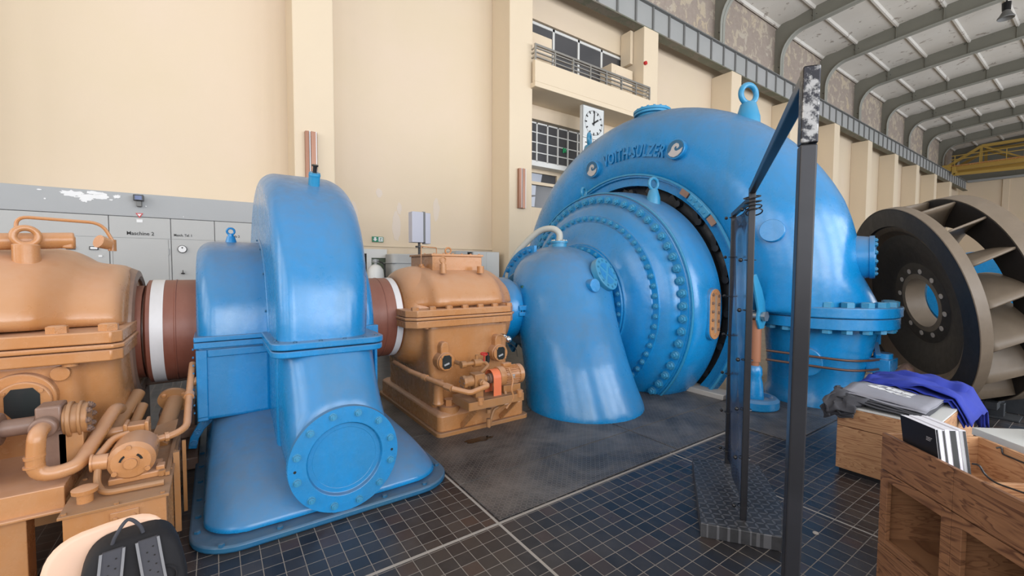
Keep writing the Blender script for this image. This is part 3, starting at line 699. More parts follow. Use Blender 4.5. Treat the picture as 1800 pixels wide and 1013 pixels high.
# base shell with foot flange
b = MB()
b.loft([rrect(-.16, 1.50, 2.88, 6.1, .28, z, 8) for z in (0, .045)])
b.build('foot_flange', 'blue_dark', PU, bevel=.012)
b = MB()
b.loft([rrect(-.095, 1.445, 2.94, 6.0, .25, .03, 8), rrect(-.094, 1.44, 2.95, 6.0, .26, .06, 8), rrect(-.09, 1.41, 3.0, 5.98, .28, .13, 8), rrect(-.08, 1.36, 3.10, 5.95, .31, .215, 8), rrect(-.065, 1.28, 3.26, 5.9, .34, .305, 8), rrect(-.045, 1.19, 3.48, 5.85, .36, .395, 8), rrect(-.02, 1.10, 3.76, 5.8, .35, .48, 8), rrect(.0, 1.03, 4.05, 5.7, .30, .545, 8), rrect(.03, .98, 4.3, 5.6, .26, .57, 8)])
b.build('base_shell', 'blue', PU, smooth=70, subsurf=1)
for x, y in ((.0, 2.925), (.30, 2.925), (.62, 2.92), (.95, 2.92), (1.25, 2.925), (1.455, 3.16), (1.46, 3.6), (-.118, 3.15), (-.118, 3.35), (-.118, 3.6), (-.118, 3.9), (-.118, 4.2), (-.118, 4.5)):
    bolt(PU, (x, y, .045), (0, 0, 1), .017, 'blue_dark', 'hex')
# small flange ear with bolts low at the back left of the base
b = MB(); ear = [(-.055, .47), (-.13, .405), (-.185, .30), (-.20, .21), (-.145, .20), (-.13, .28), (-.09, .35), (-.03, .41)]
b.prism(ear, 4.20, 4.24, 'y'); sf = b.build('side_flange', 'blue', PU, bevel=.006)
for x, z in ((-.085, .405), (-.135, .335), (-.162, .25)): bolt(sf, (x, 4.20, z), (0, -1, 0), .020, 'blue')
# lower half
b = MB(); b.box(-.12, .36, 3.90, 5.4, .50, 1.08); b.build('lower_side_casing', 'blue', PU, bevel=.03, seg=3)
b = MB(); b.box(-.125, -.055, 3.885, 3.905, .53, 1.04); b.box(-.055, .34, 3.885, 3.905, .98, 1.04); b.box(-.125, -.055, 3.9, 5.4, .5, 1.04); b.build('casing_rib', 'blue', PU, bevel=.008)
b = MB(); b.box(-.135, .345, 3.865, 5.45, 1.052, 1.098); b.box(-.135, .345, 3.855, 5.45, 1.103, 1.14); b.build('parting_strip', 'blue', PU, bevel=.006)
for i in range(9): bolt(PU, (-.14, 3.95 + .0 * i, .56 + .06 * i), (-1, 0, 0), .008, 'blue', 'hex')
b = MB(); b.box(.345, 1.02, 3.42, 5.8, .30, 1.06); b.build('lower_hood_casing', 'blue', PU, bevel=.04, seg=3)
# upper small half
def rounded_half(x0, x1, r, rl, rr, n=7, nn=28, e=1.0, zshift=0):
    rings = []
    for i in range(n + 1):
        t = R(90 * i / n); rings.append(arc(x0 + rl * (1 - sin(t)), r - rl * (1 - cos(t)), n=nn, e=e))
    rings.reverse()
    rings = [arc(x0, r - rl, n=nn, e=e)] + [arc(x0 + rl * (1 - cos(R(90 * i / n))), r - rl * (1 - sin(R(90 * i / n))), n=nn, e=e) for i in range(1, n + 1)]
    rings += [arc(x1 - rr + rr * sin(R(90 * i / n)), r - rr * (1 - cos(R(90 * i / n))), n=nn, e=e) for i in range(0, n + 1)]
    return rings
b = MB(); b.loft(rounded_half(-.12, .36, .765, .13, .01)); b.build('upper_side_casing', 'blue', PU, smooth=60)
b = MB(); b.loft([[(x, YA - r * cos(R(a)), ZA + r * sin(R(a))) for a in range(0, 181, 5)] + [(x, YA - (r - .10) * cos(R(a)), ZA + (r - .10) * sin(R(a))) for a in range(180, -1, -5)] for x, r in ((.335, .80), (.375, .80))])
b.build('vertical_joint', 'blue', PU, bevel=.006)
for a in (14, 38, 62, 86): bolt(PU, (.333, YA - .785 * cos(R(a)), ZA + .785 * sin(R(a))), (-1, 0, 0), .008, 'blue_dark', 'hex')
t0 = MB(); t0.cyl((.13, 4.58, 1.875), (.13, 4.58, 1.93), .045, .03); t0.cyl((.13, 4.58, 1.93), (.13, 4.58, 1.95), .022); t0.torus((.13, 4.58, 1.975), (0, 1, .2), .028, .009); t0.build('lifting_eye', 'blue', PU)
# right small casing
b = MB(); b.loft(rounded_half(.95, 1.205, .765, .01, .10)); b.build('upper_side_casing', 'blue', PU, smooth=60)
b = MB(); b.box(.98, 1.19, 3.90, 5.4, .46, 1.08); b.build('lower_side_casing', 'blue', PU, bevel=.03, seg=3)
b = MB(); b.box(.98, 1.215, 3.87, 5.45, 1.052, 1.14); b.box(1.18, 1.205, 3.87, 3.93, .5, 1.06); b.build('parting_strip', 'blue', PU, bevel=.006)
# hood
b = MB(); b.loft([[(x - (.11 * (1 - max(0, z - ZA) / 1.4) * (x - .345) / .75 if y < YA else 0), y, z) for x, y, z in r_] for r_ in rounded_half(.345, 1.095, 1.40, .13, .25, 9, 40)]); b.build('hood', 'blue', PU, smooth=60)
# parting plates of the hood
b = MB(); b.loft([rrect(.295, 1.055, 3.165, 6.1, .10, z, 6) for z in (1.098, 1.145)]); b.loft([rrect(.30, 1.05, 3.17, 6.1, .10, z, 6) for z in (1.045, 1.09)]); b.build('hood_parting_flange', 'blue', PU, bevel=.008)
for x, y in ((.335, 3.36), (.335, 3.26), (.44, 3.20), (.60, 3.19), (.76, 3.19), (.90, 3.19), (1.0, 3.24)): bolt(PU, (x, y, 1.145), (0, 0, 1), .014, 'blue_dark', 'stud')
# discharge duct that turns from the casing towards the round blank flange
def duct_ring(u, n=40):
    # u 0 = horizontal rounded rectangle under the parting line, 1 = upright circle at the blank flange
    out = []
    for i in range(n):
        a = 2 * pi * i / n + pi / 4; ca, sa = cos(a), sin(a); e = .26 + .74 * u ** 1.7
        sx = math.copysign(abs(ca) ** e, ca); sy = math.copysign(abs(sa) ** e, sa)
        hx = .335 + (.33 - .335) * u; cx = .685 + (.69 - .685) * u
        out.append((sx * hx + cx, sy))
    tilt = R(90) * u                       # plane turns from horizontal to vertical
    s = u; c0 = Vector((0, 4.25, 1.05)); c1 = Vector((0, 2.97, .395)); cm = Vector((0, 3.55, .62))
    c = c0.lerp(cm, s).lerp(cm.lerp(c1, s), s); hh = .98 + (.33 - .98) * (s ** .6)
    d = Vector((0, -cos(tilt), sin(tilt)))
    return [(x, c.y + d.y * k * hh, c.z + d.z * k * hh) for x, k in out]
b = MB(); b.loft([duct_ring(i / 12) for i in range(13)]); b.build('discharge_duct', 'blue', PU, smooth=60)
dc = Vector((.69, 2.90, .392))
b = MB(); b.lathe([(0, .348), (.035, .352), (.037, .33), (.075, .33), (.075, .20), (.028, .20), (.028, .232), (0, .24)], dc, (0, 1, 0), 72, closed_prof=True, cap=False); bf = b.build('blank_flange', 'blue', PU, bevel=.003)
b = MB(); b.cyl(dc + Vector((0, .03, 0)), dc + Vector((0, .06, 0)), .235, n=64); b.build('blank_cover', 'blue', PU)
for i in range(12):
    a = R(15 + 30 * i); bolt(bf, dc + Vector((.305 * cos(a), 0, .305 * sin(a))), (0, -1, 0), .020, 'blue_light', 'bolt')
for a in (R(-2), R(182)):
    b = MB(); p = dc + Vector((.307 * cos(a), 0, .307 * sin(a))); b.cyl(p - Vector((0, .0008, 0)), p + Vector((0, .004, 0)), .009, n=12); b.build('bolt_hole', 'dark', bf)
b = MB(); b.cyl((.72, 4.02, 2.34), (.72, 3.97, 2.46), .045); b.lathe([(0, .046), (.01, .048), (.02, .046)], (.72, 3.98, 2.43), (0, -.3, .95), 20); b.build('vent_stub', 'blue_light', PU)
b = MB(); b.cyl((.72, 3.972, 2.455), (.72, 3.95, 2.51), .017); b.cyl((.72, 3.95, 2.51), (.72, 3.945, 2.522), .026); b.build('vent_plug', 'black', PU)

# ================================================================== COUPLINGS
def coupling(name, x0, x1, sx0, sx1, label, seams):
    o = MB(); t = thing(name, ((x0 + x1) / 2, YA, ZA), label, 'shaft coupling', 'red-brown shaft couplings')
    r = .425
    o.lathe([(x0 - t.location.x * 0, r * .93), (x0 + .015, r), (x1 - .015, r), (x1, r * .93)], (0, YA, ZA), (1, 0, 0), 72); o.build('drum', 'red_brown', t)
    o = MB(); o.lathe([(sx0, r), (sx0, r + .003), (sx1, r + .003), (sx1, r)], (0, YA, ZA), (1, 0, 0), 72, closed_prof=True, cap=False); o.build('white_band', 'stripe', t)
    for s in seams:
        o = MB(); o.lathe([(s, r), (s + .004, r + .004), (s + .012, r + .004), (s + .016, r)], (0, YA, ZA), (1, 0, 0), 72, cap=False, closed_prof=True); o.build('seam', 'red_brown', t)
    return t
coupling('shaft_coupling', -.455, -.10, -.415, -.335, 'red-brown drum coupling with white band left of the blue pump', (-.27, -.12))
t = coupling('shaft_coupling', 1.19, 1.61, 1.525, 1.588, 'red-brown drum coupling with white band between blue pump and ochre gearbox', (1.42,))
b = MB(); b.cyl((-.60, YA, ZA), (-.44, YA, ZA), .33, n=48); o = b.build('shaft_collar', 'greasy'); tag(o, 'dark greasy shaft collar between the left gearbox and the coupling', 'shaft')
b = MB(); b.cyl((-.545, YA, ZA), (-.47, YA, ZA), .38, n=48); b.build('collar_ring', 'red_brown', o)

# ================================================================== OCHRE GEARBOX (between pump and turbine)
GB = thing('gearbox', (2.28, YA, 0), 'ochre gearbox with bolted parting flange and two sight windows between pump and turbine', 'gearbox')
b = MB(); b.loft([rrect(1.74, 2.84, 3.735, 5.56, .06, z) for z in (0, .045)]); b.build('plinth_flange', 'orange_dirty', GB, bevel=.006)
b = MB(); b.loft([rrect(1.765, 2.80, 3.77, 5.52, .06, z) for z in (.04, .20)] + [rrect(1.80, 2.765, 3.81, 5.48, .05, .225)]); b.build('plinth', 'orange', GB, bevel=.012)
b = MB()
b.loft([rrect(1.80, 2.74, 3.98, 5.34, .05, .2, 6), rrect(1.80, 2.73, 4.0, 5.32, .06, .35, 6), rrect(1.775, 2.735, 4.0, 5.32, .06, .8, 6), rrect(1.76, 2.74, 3.99, 5.33, .06, 1.08, 6)])
b.lathe([(1.60, .40), (1.61, .455), (1.66, .50), (1.72, .53), (1.85, .56), (2.65, .56), (2.80, .52), (2.87, .48), (2.93, .44), (2.94, .40)], (0, YA, ZA), (1, 0, 0), 64)
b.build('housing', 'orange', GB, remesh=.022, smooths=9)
def sect(x, hw, zt, z0=1.22, n=24, e=2.15):
    p = []
    for i in range(n + 1):
        a = pi * i / n; c, s = cos(a), sin(a)
        p.append((x, YA - math.copysign(abs(c) ** (2 / e), c) * hw, z0 + abs(s) ** (2 / e) * (zt - z0)))
    return p
b = MB(); b.loft([sect(1.60, .40, 1.50), sect(1.62, .44, 1.54), sect(1.68, .49, 1.575), sect(1.76, .53, 1.60), sect(1.82, .56, 1.625), sect(1.87, .64, 1.66), sect(1.93, .665, 1.675), sect(2.58, .665, 1.675), sect(2.66, .65, 1.66), sect(2.72, .58, 1.63), sect(2.78, .53, 1.60), sect(2.86, .49, 1.57), sect(2.91, .46, 1.545), sect(2.935, .42, 1.51)])
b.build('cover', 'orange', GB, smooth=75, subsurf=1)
b = MB()
def oct_(x0, x1, y0, y1, c, z): return [(x0 + c, y0, z), (x1 - c, y0, z), (x1, y0 + c, z), (x1, y1 - c, z), (x1 - c, y1, z), (x0 + c, y1, z), (x0, y1 - c, z), (x0, y0 + c, z)]
b.loft([oct_(1.515, 2.79, 3.90, 5.40, .09, z) for z in (1.065, 1.135)]); b.loft([oct_(1.505, 2.80, 3.885, 5.41, .09, z) for z in (1.142, 1.168)]); b.loft([oct_(1.515, 2.79, 3.90, 5.40, .09, z) for z in (1.174, 1.24)])
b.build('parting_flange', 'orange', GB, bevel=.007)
for i in range(7): bolt(GB, (1.60 + .185 * i, 3.955, 1.24), (0, 0, 1), .034, 'orange', 'hex')
for x in (1.72, 2.62): bolt(GB, (x, 3.955, 1.065), (0, 0, -1), .028, 'orange', 'stud')
b = MB(); b.box(1.97, 2.60, 4.36, 4.98, 1.62, 1.79); b.build('inspection_box', 'orange', GB, bevel=.006)
b = MB(); b.box(1.955, 2.615, 4.345, 4.995, 1.79, 1.815); bl_ = b.build('inspection_lid', 'orange', GB, bevel=.004)
for i in range(6): bolt(bl_, (2.0 + .115 * i, 4.38, 1.815), (0, 0, 1), .011, 'orange', 'hex')
for x in (1.985, 2.59): bolt(bl_, (x, 4.6, 1.815), (0, 0, 1), .011, 'orange', 'hex')
b = MB(); b.torus((2.28, 4.6, 1.862), (0, 1, .15), .036, .010); b.cyl((2.28, 4.6, 1.81), (2.28, 4.6, 1.83), .022); b.build('lifting_eye', 'orange', bl_)
b = MB(); b.cyl((2.03, 4.22, 1.60), (2.03, 4.22, 1.70), .036); b.cyl((2.03, 4.22, 1.70), (2.03, 4.22, 1.715), .022); b.torus((2.03, 4.22, 1.745), (0, 1, .15), .032, .009); b.build('lifting_eye', 'orange', GB)
b = MB(); b.cyl((2.50, 4.22, 1.60), (2.50, 4.22, 1.68), .040); b.build('filler_stub', 'orange', GB)
b = MB(); b.bend([(1.92, 4.55, 1.66), (1.92, 4.55, 1.90), (2.20, 4.75, 1.90), (2.20, 4.75, 1.81)], .006, .02, 6); b.cyl((1.92, 4.55, 1.62), (1.92, 4.55, 1.70), .03); b.cyl((1.92, 4.55, 1.66), (1.92, 4.50, 1.66), .022); b.build('oil_line', 'orange', GB)
# sight windows
def sight(x, z, parent, yb=4.0, r=.088):
    b = MB(); b.cyl((x, yb + .02, z), (x, 3.90, z), r * 1.08, n=36); b.loft([[(x + a_ * r * .52, y, z + c_) for a_, c_ in ((-1, 0), (1, 0), (1, r * 1.75), (.7, r * 2.15), (0, r * 2.3), (-.7, r * 2.15), (-1, r * 1.75))] for y in (yb + .02, 3.915)]); o = b.build('sight_housing', 'orange', parent, bevel=.01)
    b = MB(); b.cyl((x, 3.90, z), (x, 3.875, z), r, n=36); b.build('sight_ring', 'orange', o, bevel=.004)
    b = MB(); w = r * .58
    b.loft([[(x + px * w, y, z + pz * r * .78) for px, pz in ((-1, -.6), (-.55, -1), (.55, -1), (1, -.6), (1, .6), (.55, 1), (-.55, 1), (-1, .6))] for y in (3.876, 3.872)]); b.build('sight_glass', 'gauge_glass', o)
    b = MB(); b.bar((x - .03, 3.871, z - .03), (x + .025, 3.871, z - .012), .018, .002, (0, 1, 0)); b.build('float_mark', 'panel', o, smooth=0)
    for i in range(4):
        a = R(45 + 90 * i); bolt(o, (x + r * .88 * cos(a), 3.875, z + r * .88 * sin(a)), (0, -1, 0), .010, 'orange', 'hex')
sight(1.905, .708, GB); sight(2.555, .728, GB)
b = MB(); b.lathe([(0, .052), (.015, .058), (.03, .052), (.20, .052), (.215, .056), (.235, .056), (.245, .04)], (1.80, 3.86, .30), (0, 0, 1), 24); b.build('oil_cup', 'orange', GB)
b = MB(); b.lathe([(0, .10), (.05, .10), (.055, .055), (.12, .055)], (1.93, 3.88, .21), (0, 0, 1), 6); b.cyl((1.93, 3.88, .2), (1.93, 3.88, .27), .105); b.cyl((2.09, 3.88, .2), (2.09, 3.88, .33), .038); b.build('anchor_bolt', 'orange', GB)
b = MB(); b.cyl((2.66, 3.86, .2), (2.66, 3.86, .40), .05); b.build('anchor_bolt', 'orange', GB)

# motor pump set on a bracket in front of the gearbox
MP = thing('oil_pump_set', (2.25, 3.6, .36), 'small ochre motor and oil pump with orange-red guard on a bracket before the gearbox', 'motor pump')
b = MB(); b.box(1.93, 2.56, 3.46, 3.80, .355, .395); b.box(1.93, 2.56, 3.455, 3.475, .315, .395); b.box(1.925, 1.94, 3.46, 3.8, .315, .395); b.build('bed_plate', 'orange_dirty', MP, smooth=0, bevel=.003)
for x, in ((2.03,), (2.49,)):
    b = MB(); b.bar((x, 3.48, .33), (x - .02, 3.76, .07), .05, .02, (1, 0, 0)); b.bar((x, 3.47, .36), (x, 3.8, .36), .05, .03); b.build('bracket_strut', 'orange', MP, smooth=0, bevel=.003)
    b = MB(); b.cyl((x + .02, 3.46, .36), (x + .02, 3.46, .43), .028); b.cyl((x + .02, 3.46, .40), (x + .02, 3.46, .425), .034, n=6); b.build('foot_bolt', 'orange', MP)
b = MB(); b.lathe([(0, .075), (.005, .098), (.07, .102), (.075, .086), (.24, .086), (.245, .10), (.29, .10), (.305, .085)], (2.33, 3.62, .555), (1, 0, 0), 40); mo = b.build('motor', 'orange', MP)
b = MB()
for i in range(24):
    a = 2 * pi * i / 24; p = Vector((0, cos(a), sin(a))); c_ = Vector((0, 3.62, .555))
    b.bar(Vector((2.41, 0, 0)) + c_ + p * .09, Vector((2.57, 0, 0)) + c_ + p * .09, .022, .005, tuple(p)) if False else b.bar(Vector((2.41, 0, 0)) + c_ + p * .092, Vector((2.57, 0, 0)) + c_ + p * .092, .005, .016, tuple(p))
b.build('cooling_fins', 'orange', mo, smooth=0)
b = MB(); b.box(2.37, 2.58, 3.54, 3.70, .395, .47); b.build('motor_foot', 'orange_dirty', mo, smooth=0, bevel=.005)
b = MB(); b.box(2.40, 2.50, 3.59, 3.65, .65, .685); b.build('terminal_box', 'orange', mo, bevel=.006)
b = MB(); b.box(2.46, 2.50, 3.528, 3.534, .54, .58); b.build('rating_plate', 'panel', mo, smooth=0)
# guard : inverted U strap
b = MB(); pts = [(-.085, .395)] + [(-.085 * cos(R(a)), .56 + .085 * sin(R(a))) for a in range(0, 181, 12)] + [(.085, .395)]
pin = [(p[0] * .95, p[1] if i in (0, len(pts) - 1) else .56 + (p[1] - .56) * .95) for i, p in enumerate(pts)]
b.loft([[(2.235, 3.60 + y, z) for y, z in pts] + [(2.235, 3.60 + y, z) for y, z in reversed(pin)], [(2.325, 3.60 + y, z) for y, z in pts] + [(2.325, 3.60 + y, z) for y, z in reversed(pin)]]); b.build('coupling_guard', 'orange_red', MP)
b = MB(); b.cyl((2.14, 3.60, .555), (2.33, 3.60, .555), .03); b.cyl((2.22, 3.60, .555), (2.28, 3.60, .555), .05); b.build('drive_shaft', 'greasy', MP)
b = MB(); b.box(2.04, 2.15, 3.54, 3.66, .49, .63); b.cyl((1.96, 3.60, .56), (2.04, 3.60, .56), .055); b.cyl((1.93, 3.60, .56), (1.965, 3.60, .56), .065, n=8); b.cyl((2.15, 3.6, .56), (2.19, 3.6, .56), .045); b.cyl((2.10, 3.54, .55), (2.10, 3.49, .55), .035); b.box(2.05, 2.14, 3.55, 3.65, .395, .5); pm = b.build('gear_pump', 'orange_dirty', MP, bevel=.006)
for i in range(6):
    a = 2 * pi * i / 6; bolt(pm, (1.93, 3.60 + .045 * cos(a), .56 + .045 * sin(a)), (-1, 0, 0), .009, 'greasy', 'hex')
b = MB(); b.cyl((2.0, 3.72, .70), (2.25, 3.72, .70), .022); b.cyl((1.98, 3.72, .70), (2.03, 3.72, .70), .036); b.cyl((2.12, 3.72, .70), (2.20, 3.72, .70), .042); b.cyl((2.16, 3.72, .70), (2.16, 3.72, .78), .018); b.bend([(2.24, 3.72, .70), (2.30, 3.72, .66), (2.17, 3.66, .60)], .02, .03); b.cyl((2.0, 3.72, .70), (2.0, 3.98, .70), .02); b.build('valve', 'orange_dirty', MP)
b = MB(); b.torus((2.235, 3.70, .785), (0, -.2, 1), .034, .006); b.bar((2.205, 3.70, .785), (2.265, 3.70, .785), .006); b.cyl((2.235, 3.7, .71), (2.235, 3.7, .79), .006); b.build('hand_wheel', 'red', MP)
b = MB(); b.bend([(2.10, 3.50, .55), (2.14, 3.46, .53), (1.94, 3.46, .49), (1.80, 3.56, .53)], .026, .03); b.bend([(1.80, 3.56, .53), (1.62, 4.15, .60), (1.60, 4.55, .62)], .026, .03); b.cyl((1.80, 3.56, .53), (1.77, 3.64, .54), .034, n=6); b.cyl((1.70, 3.9, .57), (1.68, 3.95, .575), .033); b.build('suction_pipe', 'orange', MP)
b = MB(); b.bend([(2.38, 3.53, .42), (2.38, 3.50, .33), (2.36, 3.60, .25), (2.30, 3.62, .22), (2.24, 3.62, .05)], .016, .03); b.cyl((2.24, 3.62, .06), (2.24, 3.62, .14), .024); b.cyl((2.24, 3.62, .20), (2.24, 3.62, .24), .026); b.build('drain_pipe', 'orange_dirty', MP)
b = MB(); b.tube([(2.40, 3.50, .66), (2.43, 3.47, .55), (2.41, 3.46, .45), (2.43, 3.46, .36), (2.36, 3.48, .26)], .010, 8); b.build('cable', 'orange', MP)
b = MB(); b.cyl((2.56, 3.88, .93), (2.56, 3.80, .93), .018); b.sphere((2.575, 3.76, .895), .036); b.build('ball_knob', 'chrome', MP)
b = MB(); b.tube([(2.58, 3.78, .86), (2.66, 3.75, .80), (2.68, 3.74, .70)], .004, 6); b.build('knob_chain', 'rubber', MP); b = MB(); b.cyl((2.37, 3.85, .60), (2.37, 3.85, .76), .014); b.cyl((2.37, 3.85, .66), (2.37, 3.85, .72), .022); b.build('thermometer', 'rubber', MP)
# puddle of oil
b = MB(); rn = random.Random(2); b.prism([(2.05 + .16 * cos(2 * pi * i / 20) * rn.uniform(.7, 1.1), 3.50 + .06 * sin(2 * pi * i / 20) * rn.uniform(.7, 1.1)) for i in range(20)], .0062, .0075, 'z'); o = b.build('oil_puddle', plain('spilt_oil', (.01, .008, .006), .06), smooth=0); tag(o, 'dark oil puddle on the floor plates before the gearbox', 'oil stain')

# ================================================================== BLUE TURBINE
TU = thing('turbine', (5.4, YA, 0), 'huge blue turbine with spiral casing, bolted end cover and bent draft pipe', 'turbine')
VC = Vector((6.05, YA, 1.21))
# spiral casing : torus that turns down into the feed pipe
RC, RT = 2.25, .75
def sect_t(th, rt, rc=RC, c=None, n=44):
    """tube section at angle th measured from the near (-Y) side upward; open towards the runner"""
    e = Vector((0, -cos(th), sin(th))); out = []
    ctr = VC + e * rc if c is None else c
    for i in range(n + 1):
        ph = R(-32) + (2 * pi - R(116)) * i / n     # phi 0 = -X, 90 = outward
        out.append(ctr + Vector((-1, 0, 0)) * rt * cos(ph) + e * rt * sin(ph))
    return out
b = MB(); rings = []
for i in range(0, 61):
    th = R(-2 + 4.6 * i); rt = RT if th > R(25) else RT - (R(25) - th) / R(27) * .10
    if th > R(190): rt = RT - (th - R(190)) / R(90) * .2
    rings.append(sect_t(th, rt))
b.loft(rings)
def hring(c, r, z, n=45, tilt=0): return [(c[0] + r * cos(2 * pi * i / n), c[1] + r * sin(2 * pi * i / n), z) for i in range(n)]
b.loft([hring((5.98, 2.52), .60, 1.95), hring((6.03, 2.46), .67, 1.70), hring((6.10, 2.38), .675, 1.50), hring((6.19, 2.29), .64, 1.34), hring((6.26, 2.22), .605, 1.22), hring((6.28, 2.2), .60, 1.12)])
b.build('spiral_case', 'blue', TU, remesh=.035, smooths=12)
FC = (6.28, 2.2)
b = MB(); b.loft([hring(FC, r, z, 64) for z, r in ((1.115, .60), (1.115, .775), (1.125, .785), (1.225, .785), (1.235, .775), (1.235, .60))]); b.build('case_flange', 'blue', TU, bevel=.004)
b = MB(); b.loft([hring(FC, r, z, 64) for z, r in ((.985, .56), (.985, .765), (1.108, .765), (1.108, .56))]); b.build('pipe_flange', 'blue', TU, bevel=.006)
for i in range(22):
    a = 2 * pi * (i + .5) / 22; d = (cos(a), sin(a))
    if d[0] * .935 + d[1] * .354 > .35: continue
    bolt(TU, (FC[0] + .69 * d[0], FC[1] + .69 * d[1], 1.235), (0, 0, 1), .062, 'blue_light', 'hex', 'flange_bolt', R(17 * i))
    bolt(TU, (FC[0] + .69 * d[0], FC[1] + .69 * d[1], .985), (0, 0, -1), .052, 'blue_light', 'hex', 'flange_nut', R(29 * i))
b = MB(); b.loft([hring((6.29 + .05 * (1 - z / 1.0), 2.21 + .08 * (1 - z)), r, z) for z, r in ((1.0, .60), (.75, .57), (.35, .51), (.14, .50), (.10, .53), (0, .55))]); b.build('feed_pipe', 'blue', TU, smooth=50)
b = MB(); p = Vector((5.72, 2.13, .57)); d = Vector((-.95, -.3, 0)); b.cyl(p - d * .08, p + d * .05, .17, n=36); b.build('pipe_blank', 'blue', TU, bevel=.01)
b = MB()
for z in (.66, .55): b.tube([(5.45, 2.45, z + .02), (5.6, 2.1, z), (5.78, 1.75, z - .02), (6.05, 1.62, z - .03), (6.35, 1.60, z - .05), (6.5, 1.55, z - .06)], .014, 8)
b.build('copper_line', plain('oxidised_copper', (.10, .05, .035), .5, .4), TU)
b = MB(); b.bar((6.62, 1.72, .98), (6.62, 1.72, .75), .1, .03, (1, 0, 0)); b.bar((6.62, 1.72, .76), (6.35, 1.62, .64), .05, .05); b.cyl((6.45, 1.60, 0), (6.45, 1.60, .68), .09); b.box(6.3, 6.6, 1.5, 1.72, .45, .62); b.build('drain_valve', 'blue', TU, bevel=.006)
b = MB(); b.cyl((6.4, 1.5, .4), (6.75, 1.45, .5), .05); b.sphere((6.7, 1.45, .45), .09, 10); b.build('valve_fittings', 'greasy', TU)
# manhole on the outside of the neck, round boss on the spiral
def disc_at(nm, p, d, r, h, mat='blue', bolts=0, rb=None, br=.02, parent=TU, bolt_mat='blue_light'):
    p = Vector(p); d = Vector(d).normalized(); b = MB(); b.cyl(p, p + d * h, r, n=40); o = b.build(nm, mat, parent, bevel=.006)
    x, y, _ = frame_of(d)
    for i in range(bolts):
        a = 2 * pi * (i + .5) / bolts; bolt(o, p + d * h + (x * cos(a) + y * sin(a)) * rb, d, br, bolt_mat, 'bolt')
    return o
def tor(th, ph, off=0, rt=RT):
    th, ph = R(th), R(ph); e = Vector((0, -cos(th), sin(th))); n = Vector((-1, 0, 0)) * cos(ph) + e * sin(ph)
    return VC + e * RC + n * (rt + off), n
p, n = tor(21.3, 15.7); disc_at('round_boss', p - n * .04, n, .13, .09)
md = Vector((.25, -.97, .03)).normalized(); mp = Vector((6.27, 1.80, 1.80))
b = MB(); b.cyl(mp - md * .1, mp + md * .08, .27, .24, n=40, cap=True); b.build('manhole_neck', 'blue', TU)
o = disc_at('manhole_cover', mp + md * .08, md, .25, .05, 'blue', 12, .20, .022)
b = MB(); b.torus(mp + md * .13, md, .12, .012); b.build('cover_ring', 'blue', o)
# top flange
b = MB(); b.lathe([(0, .24), (.20, .24), (.20, .29), (.235, .29), (.24, .28), (.24, .30), (.28, .30), (.285, .28), (.285, .2), (.30, .2)], (6.05, 4.62, 4.0), (0, 0, 1), 40); o = b.build('top_flange', 'blue_light', TU, bevel=.004)
for i in range(16):
    a = 2 * pi * i / 16; bolt(o, (6.05 + .255 * cos(a), 4.62 + .255 * sin(a), 4.285), (0, 0, 1), .02, 'blue_light', 'hex')
def eye(nm, p, ang, s=1.0, mat='blue_light', par=TU):
    p = Vector(p); b = MB(); b.lathe([(-.25 * s, .16 * s), (0, .15 * s), (.18 * s, .10 * s), (.20 * s, .08 * s)], p, (0, 0, 1), 32); x = Vector((cos(ang), sin(ang), 0)); b.torus(p + Vector((0, 0, .20 * s + .12 * s)), (-sin(ang), cos(ang), 0), .125 * s, .037 * s, 32, 12); b.build(nm, mat, par)
eye('lifting_eye', (6.08, 3.06, 3.74), R(-20)); eye('lifting_eye', (6.1, 6.12, 3.90), R(35), .9)
# maker's lettering and two emblem discs
def letters():
    me = text_mesh('VOITH-SULZER', .245, .016, bold=.006, spacing=1.1, res=2)
    xs = [v.co.x for v in me.vertices]; w = max(xs) - min(xs); c = (max(xs) + min(xs)) / 2
    for v in me.vertices:
        u = (v.co.x - c) / w; th = 83.3 - u * 30.5; ph = -2.5 + 4.5 * (u + .5) + (v.co.y - .08) / RT * 57.3
        q, n = tor(th, ph, v.co.z + .012); v.co = q - TU.location
    me.materials.clear(); me.materials.append(M['blue']); o = bpy.data.objects.new('maker_lettering', me); COL.objects.link(o); o.parent = TU
letters()
wave = [(-.9, -.45), (-.55, -.1), (-.45, .25), (-.2, .55), (.12, .66), (.42, .5), (.5, .2), (.35, .02), (.15, .02), (.22, .22), (.05, .28), (-.12, .1), (-.05, -.18), (.2, -.3), (.6, -.2), (.95, .0), (.8, -.5), (.4, -.85), (-.1, -.98), (-.6, -.78)]
for th, ph in ((104.3, -4.6), (63.6, 6.5)):
    p, n = tor(th, ph); o = disc_at('emblem_disc', p - n * .06, n, .14, .125)
    e = Vector((0, -cos(R(th)), sin(R(th)))); up = (Vector((0, 0, 1)) - n * n.z).normalized(); rt_ = up.cross(n)
    q = p + n * .065
    b = MB(); b.cyl(q, q + n * .004, .122, n=36); b.build('emblem_plate', 'blue_dark', o)
    b = MB(); q = q + n * .004
    if th > 90: rt_ = rt_
    b.loft([[q + (rt_ * x + up * z) * .118 + n * k for x, z in wave] for k in (0, .004)]); b.build('emblem_wave', plain('emblem_silver', (.46, .44, .44), .4, .2), o, smooth=0)
